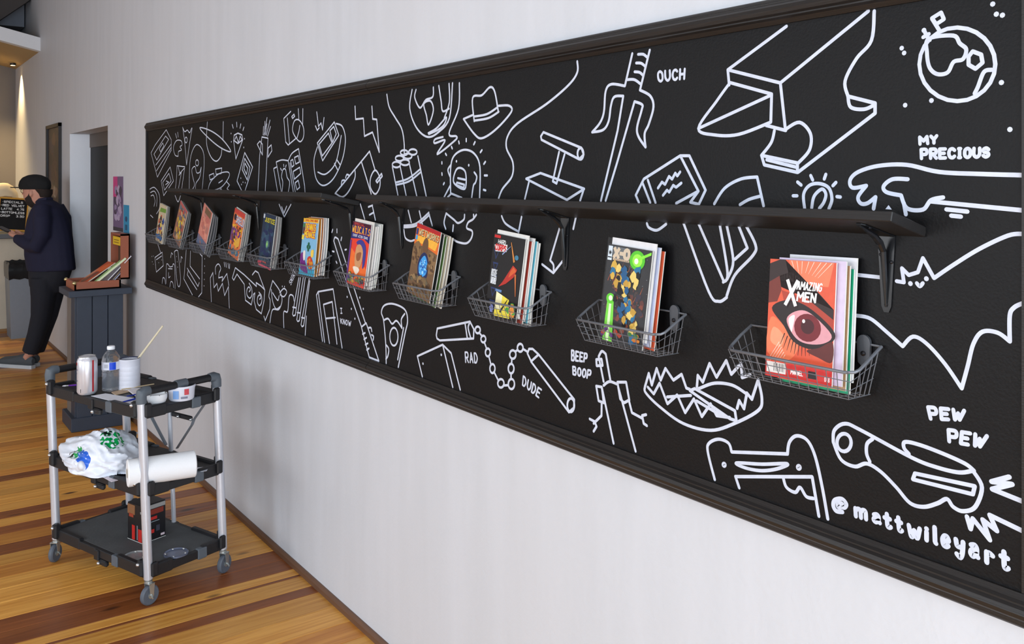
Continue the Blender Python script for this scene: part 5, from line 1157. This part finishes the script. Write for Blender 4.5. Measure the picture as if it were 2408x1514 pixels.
ld.bx(bx0, bx1, ly1 - .008, ly1, z0, z1)
for q in ((bx0, bx0 + .012, z0, z1), (bx1 - .012, bx1, z0, z1)): ld.bx(q[0], q[1], ly0, ly1, q[2], q[3])
ld.bx(bx0, bx1, ly0, ly1, z1 - .012, z1); ld.bx(bx0, bx1, ly0, ly1, z0, z0 + .012)
lo = ld.build('case_lid', M_RED, t)
MB().bx(bx0 + .012, bx1 - .012, ly1 - .012, ly1 - .008, z0 + .012, z1 - .012).build('lining', M_LIN, lo)
yl = MB().bx(bx0 + .05, bx1 - .03, ly0 + .005, ly0 + .009, z1 - .085, z1 - .025).build('label_card', mat('yellow_card', (222, 184, 30), .5), lo)
for k in range(2): MB().bx(bx0 + .09, bx1 - .08, ly0 + .0035, ly0 + .0045, z1 - .052 - k * .018, z1 - .046 - k * .018).build('card_print', mat('card_print', (130, 96, 24), .6), lo)
for yy in (by0, by1 - .02):
    pass
for (xx, yy) in ((bx1, by0), (bx0, by0)): MB().sphere((xx, yy, PH + hb_ - .006), .014, 10, 6).build('corner_cap', M_BRASS, t, True)
MB().tube([(bx1 - .02, by1 - .05, PH + hb_), (bx1 - .02, ly0 + .004, z0 + .06)], .0025, 6).build('stay', M_BRASS, t)
def leaning(name, c, w, h, th, tilt, roll, rgb, edge, lbl, cat, art=None):
    """booklet standing in the case, leaning back towards the lid; tilt from vertical towards the wall, roll in its plane"""
    r = V((1, 0, 0)) * cos(roll) + V((0, 0, 1)) * sin(roll); r = V((cos(roll), sin(roll) * sin(tilt), sin(roll) * cos(tilt)))
    u = V((-sin(roll), cos(roll) * sin(tilt), cos(roll) * cos(tilt)))
    fr = Frame(V(c) - r * (w / 2), r, u, w, h)
    t = thing(name, lbl, cat, c)
    mb = comic_box(fr, th); ms = comic_mats(mb, ink(rgb)); ms[1] = mat('edge_%d_%d_%d' % edge, edge, .6, .05); mb.build('pages', ms, t)
    if art:
        a = Art(fr); art(a); a.done(t)
yb = PH + .014
leaning('magazine', (bx1 - .16, by0 + .07, yb + .02), .20, .25, .006, radians(56), .06, (196, 78, 44), (220, 206, 190), 'orange-red magazine leaning in the wooden case', 'magazine', lambda a: (a.blob((224, 104, 54), [(.1, .6), (.5, .9), (.9, .9), (.9, .6)]), a.blob((120, 70, 60), [(.1, .1), (.4, .5), (.8, .5), (.6, .1)]), a.blob((206, 140, 110), [(.0, .5), (.2, .7), (.3, .4), (.1, .2)])))
leaning('booklet', (bx1 - .10, by0 + .19, yb + .012), .15, .28, .005, radians(42), -.12, (206, 202, 222), (232, 230, 236), 'white booklet leaning highest in the wooden case', 'booklet')
leaning('booklet', (bx1 - .035, by0 + .11, yb + .016), .05, .29, .014, radians(50), -.05, (150, 190, 120), (214, 224, 186), 'pale green edged booklet at the near side of the case', 'booklet')
leaning('booklet', (bx1 - .075, by0 + .235, yb + .012), .10, .17, .006, radians(42), .0, (150, 160, 206), (190, 196, 220), 'pale blue booklet behind the green edged one in the case', 'booklet')
o = MB().bevbox((bx1 - .20, by0 + .045, yb + .014), (.07, .05, .02), .003).build('card_pack', mat('yellow_card_pack', (206, 160, 40), .5)); tag(o, 'small yellow card pack lying in the front of the case', 'card pack')
o = MB().bevbox((bx1 - .09, by0 + .04, yb + .012), (.06, .04, .016), .003).build('card_pack', mat('teal_card_pack', (120, 150, 160), .5)); tag(o, 'small grey-teal card pack lying in the front of the case', 'card pack')

# posters and picture on the wall
def wall_sheet(name, pts, rgb, lbl, cat, patches, seed, th=.0015):
    q = [on_y(x, y, -.0008) for x, y in pts]
    x0, x1 = q[3].x, q[1].x; z0 = (q[2].z + q[3].z) / 2; z1 = (q[0].z + q[1].z) / 2
    fr = Frame(V((x0, -.0008 - th, z0)), V((1, 0, 0)), V((0, 0, 1)), x1 - x0, z1 - z0)
    t = thing(name, lbl, cat, ((x0 + x1) / 2, 0, z0)); MB().bx(x0, x1, -.0008 - th, -.0008, z0, z1).build('sheet', ink(rgb), t)
    a = Art(fr); patches(a, random.Random(seed)); a.done(t)
wall_sheet('poster', ((266.7, 415), (289.8, 415), (289.8, 546), (266.7, 541)), (112, 92, 128), 'purple poster with a pink corner taped beside the doorway', 'poster', lambda a, r: (a.rect((196, 60, 130), 0, .62, .45, 1), a.patches(r, [(150, 130, 170), (90, 76, 110), (176, 160, 190), (70, 60, 80)], 0, .06, 1, .9, 40, .2), a.rect((60, 56, 66), 0, 0, 1, .07)), 3)
wall_sheet('flyer', ((291, 482), (303.6, 482), (303, 549), (291, 547)), (40, 140, 184), 'small bright blue flyer next to the purple poster', 'flyer', lambda a, r: (a.ell((30, 70, 110), .5, .5, .2, .1), a.rect((24, 84, 120), .3, .1, .7, .3)), 4)
q0, q1 = on_y(114.6, 297, 0), on_y(145.3, 292, 0)
x0, x1, z1, z0 = q0.x, q1.x, q0.z, 1.40
t = thing('picture_frame', 'tall dark framed picture hanging behind the man', 'picture', ((x0 + x1) / 2, 0, z0))
fm = MB(); fw = .035
for b in ((x0, x0 + fw, z0, z1), (x1 - fw, x1, z0, z1), (x0, x1, z0, z0 + fw), (x0, x1, z1 - fw, z1)): fm.bx(b[0], b[1], -.03, -.001, b[2], b[3])
fm.build('frame', mat('dark_frame', (34, 28, 28), .4), t)
fr = Frame(V((x0 + fw, -.012, z0 + fw)), V((1, 0, 0)), V((0, 0, 1)), x1 - x0 - 2 * fw, z1 - z0 - 2 * fw)
a = Art(fr); r_ = random.Random(9); a.rect((44, 34, 36), 0, 0, 1, 1); a.patches(r_, [(70, 46, 42), (54, 44, 60), (96, 66, 52), (36, 30, 34)], 0, .2, 1, 1, 30, .25); a.patches(r_, [(150, 140, 126), (120, 90, 80)], .2, .1, .9, .36, 6, .16); a.done(t)

# ------------------------------------------------------------------ counter things
def letter_board():
    xf = -11.86                                     # stands on the counter, leaning back
    br, bl, tr = on_x(61, 536, xf), on_x(-12, 524, xf), on_x(70, 456, xf)
    zc = 1.136
    yR, yL = br.y, bl.y; h = .40
    r = V((0, 1, 0)); r = (V((-.0, 1, 0)) + V((.10, 0, 0))).normalized(); u = (V((-.26, 0, .96))).normalized(); u = (u - r * u.dot(r)).normalized()
    w_ = .305; rot = radians(-5); r, u = r * cos(rot) + u * sin(rot), u * cos(rot) - r * sin(rot)
    o = V((xf, yR - w_, zc + .032))
    fr = Frame(o, r, u, w_, h)
    t = thing('letter_board', 'black letter board in a yellow wood frame on the counter', 'sign', o + r * (w_ / 2))
    m = MB(); m.hexa([fr.at(0.02, 0.02, -.012), fr.at(.98, 0.02, -.012), fr.at(.98, 0.02, 0), fr.at(.02, .02, 0), fr.at(0.02, .98, -.012), fr.at(.98, .98, -.012), fr.at(.98, .98, 0), fr.at(.02, .98, 0)]); m.build('felt_panel', mat('black_felt', (22, 22, 24), .9), t)
    m = MB(); fw = .045
    for u0, v0, u1, v1 in ((0, 0, 1, fw), (0, 1 - fw, 1, 1), (0, 0, fw, 1), (1 - fw, 0, 1, 1)):
        m.hexa([fr.at(u0, v0, -.02), fr.at(u1, v0, -.02), fr.at(u1, v0, .012), fr.at(u0, v0, .012), fr.at(u0, v1, -.02), fr.at(u1, v1, -.02), fr.at(u1, v1, .012), fr.at(u0, v1, .012)])
    m.build('frame', mat('yellow_wood', (206, 150, 50), .5, .12, 20), t)
    a = Art(fr); a.k = .0015; wh = (226, 228, 230)
    for k, (s, u0, u1) in enumerate((('·SPECIALS', .1, .8), ('-RED VELVET', .06, .86), ('LATTE', .1, .46), ('-BOTTOMLESS', .06, .88), ('DRIP', .1, .4))):
        v = .84 - k * .105; a.text(wh, s, u0, v, u1, v + .055, .0052, gap=1.4)
        if s == 'LATTE': a.text(wh, '4.75', .62, v, .86, v + .055, .0052, gap=1)
        if s == 'DRIP': a.text(wh, '3.50', .62, v, .88, v + .055, .0052, gap=1)
    o_ = a.done(t); o_.name = 'letters'
letter_board()
c = on_x(8, 434, -12.22); c.z = 1.136
t = thing('paper_sack', 'cream rounded paper sack behind the letter board', 'sack', c)
m = MB(); rings = []
for k, (rr, z) in enumerate(((.13, 0), (.15, .06), (.155, .2), (.15, .36), (.13, .46), (.09, .54), (.04, .575), (.01, .58))):
    rings.append([c + V((cos(2 * pi * j / 20) * rr * .7 * (1 + .06 * sin(j * 2.3 + k)), sin(2 * pi * j / 20) * rr * 1.1 * (1 + .05 * cos(j * 1.7 + k)), z)) for j in range(20)])
m.loft(rings).build('sack_body', mat('cream_paper', (222, 206, 176), .7, .08, 12), t, True)
MB().tube([c + V((.098, -.10, .40)), c + V((.108, 0, .42)), c + V((.100, .08, .41))], .006, 6).build('fold_band', mat('sack_band', (150, 128, 98), .8), t)

# waste bin by the counter
X_b, Y_b = -11.36, -.19
t = thing('waste_bin', 'slim grey waste bin with a black liner behind the man', 'bin', (X_b, Y_b, 0))
rings = []
for z, k in ((0, .84), (.7, 1.0)): rings.append([V((X_b + sx * .20 * k, Y_b + sy * .125 * k, z)) for sx, sy in ((-1, -1), (1, -1), (1, 1), (-1, 1))])
MB().loft(rings).build('bin_body', mat('bin_grey', (128, 136, 146), .45, .05), t)
ln = MB(); rg = []
for z, k in ((.66, 1.03), (.74, 1.08), (.82, 1.06), (.84, .98), (.76, .92)):
    ring = []
    for j in range(32):
        aa = 2 * pi * j / 32; e = 1 / max(abs(cos(aa)), abs(sin(aa))); wv = 1 + .02 * sin(j * 3.1 + z * 40)
        ring.append(V((X_b + cos(aa) * e * .20 * k * wv, Y_b + sin(aa) * e * .125 * k * wv, z + .008 * sin(j * 2.2))))
    rg.append(ring)
ln.loft(rg, False).build('bin_liner', mat('black_liner', (18, 18, 20), .25, .1), t, True)

# ================================================================== the man by the counter
TP = 8.40                                          # distance of the man from the camera along the view axis
RM = (RGT * cos(radians(16)) - FWD * sin(radians(16))).normalized()      # he stands turned a little away from the wall
FM = (FWD * cos(radians(16)) + RGT * sin(radians(16))).normalized()
MP0 = at_t(60, 600, TP)
def mp(px, py, lat=0.0):
    """a point in the man's profile plane; lat > 0 is towards the camera side"""
    py = 430 + (py - 430) * (1 + 16 / 415)
    d = ray(px, py); k = (MP0 - CAM).dot(FM) / d.dot(FM)
    return CAM + d * k - FM * (lat * (.68 if lat > 0 else .42))
def cr2(x, y, lat=0.0): return mp(x / 3.0286, 380 + y / 3.028, lat)      # from the close-up grid
foot = mp(58, 842); foot.z = 0
man = thing('person', 'man in a navy jacket, dark trousers and black cap looking down at a phone', 'person', foot)
M_SKIN = mat('skin', (196, 142, 122), .55, .06, 40); M_NAVYJ = mat('navy_jacket', (26, 27, 52), .85, .15, 60, bump=.3, bscale=160); M_TROU = mat('charcoal_trousers', (27, 29, 38), .85, .15, 60, bump=.3, bscale=150)
M_CAP = mat('black_cap', (17, 18, 20), .85, .1); M_HAIR = mat('dark_brown_hair', (36, 26, 22), .8, .3, 120, bump=.5, bscale=200); M_SHOE = mat('grey_knit', (74, 80, 86), .85, .15, 160, bump=.3, bscale=300); M_SOLE = mat('pale_sole', (186, 192, 198), .6)
body = MB()
# head: profile rings (front edge, back edge, half width), from the chin up
prof = [(232, 300, 262, .028), (205, 292, 300, .050), (190, 282, 318, .060), (178, 262, 330, .066), (174, 240, 338, .071), (176, 222, 344, .073), (172, 205, 346, .075), (170, 188, 346, .075), (176, 165, 342, .072), (190, 140, 330, .062), (220, 118, 306, .040)]
rings = []
for xf_, y, xb_, hw in prof:
    cf, cb2 = cr2(xf_, y), cr2(xb_, y - 0); c = (cf + cb2) / 2; d = (cf - cb2) / 2
    rings.append([c + d * cos(2 * pi * j / 20) + FM * (hw * .95 * sin(2 * pi * j / 20)) for j in range(20)])
body.loft(rings)
body.tube([cr2(180, 204), cr2(172, 214), cr2(166, 228), cr2(176, 236)], [.010, .013, .015, .009], 8)      # nose
for s in (-1, 1): body.sphere(cr2(266, 222, s * .115), .034, 10, 8, (.6, .35, 1), (RM, FM, UP))           # ears
body.tube([cr2(285, 250), cr2(300, 300), cr2(318, 350)], [.052, .056, .075], 12)                            # neck
body.tube([cr2(318, 330), cr2(345, 480), cr2(345, 640), cr2(330, 780)], [.08, .10, .10, .09], 14)           # trunk
for s in (-1, 1):
    body.tube([cr2(320, 780, s * .08), cr2(320, 1010, s * .085), cr2(268 if s > 0 else 250, 1290, s * .09), cr2(225 if s > 0 else 205, 1345, s * .09)], [.06, .05, .040, .036], 10)
    body.tube([cr2(350, 330, s * .17), cr2(372, 470, s * .20), cr2(330, 575, s * .20), cr2(190, 520, s * .12), cr2(150, 512, s * .085)], [.042, .038, .034, .030, .026], 10)
    # palm and five fingers closing on the phone
    pw = cr2(150, 512, s * .085)
    body.tube([pw, cr2(128, 506, s * .07), cr2(108, 500, s * .06)], [.026, .033, .028], 10, flat=.7)
    for k in range(4):
        f0 = cr2(112, 492 + 7 * k, s * (.066 - .006 * k)); l = [.95, 1.05, 1.0, .8][k]
        body.tube([f0, f0 + (cr2(90, 494, 0) - cr2(112, 492, 0)) * l + FM * (s * .012), f0 + (cr2(76, 490, 0) - cr2(112, 492, 0)) * l + FM * (s * .034), f0 + (cr2(72, 484, 0) - cr2(112, 492, 0)) * l + FM * (s * .044)], [.0095, .009, .0085, .0075], 7)
    body.tube([cr2(132, 494, s * .06), cr2(114, 482, s * .055), cr2(96, 474, s * .04)], [.013, .011, .008], 7)
remeshed('body', body, M_SKIN, man, .0075, 3)
# jacket
jk = MB()
def slab(x0, x1, y, hw, lean=0, n=20):
    a, b = cr2(x0, y), cr2(x1, y); c = (a + b) / 2; d = (a - b) / 2
    return [c + d * cos(2 * pi * j / n) + FM * (hw * .76 * sin(2 * pi * j / n)) for j in range(n)]
jk.loft([slab(x0, x1, y, hw) for x0, x1, y, hw in ((285, 352, 262, .075), (278, 392, 285, .12), (252, 432, 330, .185), (226, 462, 400, .215), (206, 486, 480, .215), (198, 500, 560, .21), (196, 508, 640, .205), (206, 516, 700, .20), (216, 520, 752, .20))])
for s in (-1, 1): jk.tube([cr2(362, 318, s * .14), cr2(392, 400, s * .215), cr2(398, 500, s * .235), cr2(362, 578, s * .235), cr2(300, 572, s * .20), cr2(220, 545, s * .15), cr2(166, 530, s * .10)], [.075, .08, .075, .07, .064, .056, .047], 14)
remeshed('jacket', jk, M_NAVYJ, man, .011, 3)
cl = MB(); cl.tube([cr2(282, 300, 0), cr2(290, 282, .06), cr2(318, 268, .085), cr2(348, 262, .05), cr2(352, 262, -.05), cr2(318, 268, -.085), cr2(290, 282, -.06)], .018, 8, closed=True); cl.build('collar', M_NAVYJ, man, True)
MB().box(cr2(372, 742, .202), (.018, .004, .016), (RM, FM, UP)).build('hem_tag', mat('white_tag', (226, 228, 236), .5), man)
# trousers
tr2 = MB()
tr2.loft([slab(x0, x1, y, hw) for x0, x1, y, hw in ((226, 500, 735, .185), (226, 480, 790, .185), (232, 456, 850, .175), (250, 430, 900, .12))])
for s in (-1, 1):
    dx = 0 if s > 0 else -24
    tr2.tube([cr2(345, 800, s * .085), cr2(348 + dx * .3, 930, s * .10), cr2(332 + dx * .6, 1060, s * .10), cr2(300 + dx, 1180, s * .10), cr2(258 + dx, 1300, s * .10)], [.120, .104, .086, .078, .074], 16)
remeshed('trousers', tr2, M_TROU, man, .011, 3)
# shoes
for s in (1, -1):
    dx = 0 if s > 0 else -26
    sh = MB(); rings = []
    zz = foot.z
    def sp(x, y, lat): q = cr2(x + dx, y, lat); return q
    st = [(275, .030, .020, .075), (262, .036, .0, .098), (225, .038, .0, .105), (180, .040, .0, .092), (130, .044, .0, .070), (80, .046, .0, .058), (40, .040, .0, .050), (18, .026, .004, .036)]
    for x, hw, z0, z1 in st:
        b = sp(x, 1405, s * .09); b.z = 0
        rings.append([b + FM * (hw * .76 * cos(2 * pi * j / 14)) + V((0, 0, .022 + (z0 + z1) / 2 + (z1 - z0) / 2 * sin(2 * pi * j / 14))) for j in range(14)])
    sh.loft(rings); so = sh.build('shoe', M_SHOE, man, True)
    sl = MB(); a_, b_ = [], []
    for x, hw, z0, z1 in st: q = sp(x, 1405, s * .09); q.z = 0; a_.append(q + FM * (hw * .76 * 1.06)); b_.append(q - FM * (hw * .76 * 1.06))
    sl.prism(a_ + b_[::-1], (0, 0, .032)); sl.build('sole', M_SOLE, so)
# cap, hair, beard, glasses, phone
SC_ = slab
def slab(x0, x1, y, hw, lean=0, n=20): return SC_(x0, x1, y, hw * 1.28)
cap = MB(); rings = []
for y, x0, x1, hw in ((196, 146, 352, .084), (170, 140, 356, .088), (140, 148, 352, .086), (115, 168, 330, .074), (98, 205, 290, .045), (93, 235, 262, .016)):
    rings.append(slab(x0, x1 , y, hw))
cap.loft(rings)
co = remeshed('cap', cap, M_CAP, man, .007, 8)
bb = MB(); pts = []
for k in range(9):
    a0 = -pi / 2 + pi * k / 8; pts.append(cr2(150 - 70 * cos(a0), 186 - 1 * cos(a0), .078 * sin(a0)))
bb.prism(pts, (0, 0, .008)); bb.build('cap_brim', M_CAP, co)
hr = MB(); hr.loft([slab(x0, x1, y, hw) for x0, x1, y, hw in ((296, 352, 250, .05), (290, 360, 225, .066), (262, 360, 196, .078))]); hr.build('hair', M_HAIR, man, True)
bd = MB(); bd.loft([slab(x0, x1, y, hw) for x0, x1, y, hw in ((228, 268, 322, .026), (204, 286, 302, .052), (194, 294, 280, .066), (190, 290, 258, .073), (222, 280, 236, .077), (244, 272, 210, .078))]); bd.build('beard', M_HAIR, man, True)
gl = MB()
for s in (-1, 1):
    c = cr2(178, 206, s * .034); gl.tube([c + FM * (.026 * cos(2 * pi * j / 14)) + V((0, 0, .02 * sin(2 * pi * j / 14))) for j in range(14)], .0028, 6, closed=True)
    gl.tube([cr2(184, 206, s * .062), cr2(262, 200, s * .080)], .0025, 6)
gl.tube([cr2(177, 204, -.008), cr2(177, 204, .008)], .0025, 6); gl.build('glasses', mat('dark_glasses', (20, 18, 18), .3), man, True)
ey = MB()
for s in (-1, 1): ey.sphere(cr2(188, 207, s * .034), .012, 8, 6)
ey.build('eyes', mat('eye_dark', (60, 44, 40), .3), man, True)
p0 = cr2(60, 482, 0); d_ = (cr2(0, 455, 0) - p0).normalized(); nn = d_.cross(FM).normalized()
t = thing('phone', 'dark phone held in both hands by the man', 'phone', p0 + d_ * .06)
MB().bevbox(p0 + d_ * .05, (.15, .075, .009), .002, (d_, FM, nn)).build('phone_body', mat('phone_black', (24, 24, 28), .3), t)
MB().bevbox(p0 + d_ * .05 + nn * (.0055 if nn.z > 0 else -.0055), (.138, .066, .001), .0003, (d_, FM, nn)).build('screen', mat('phone_screen', (40, 44, 54), .1), t)
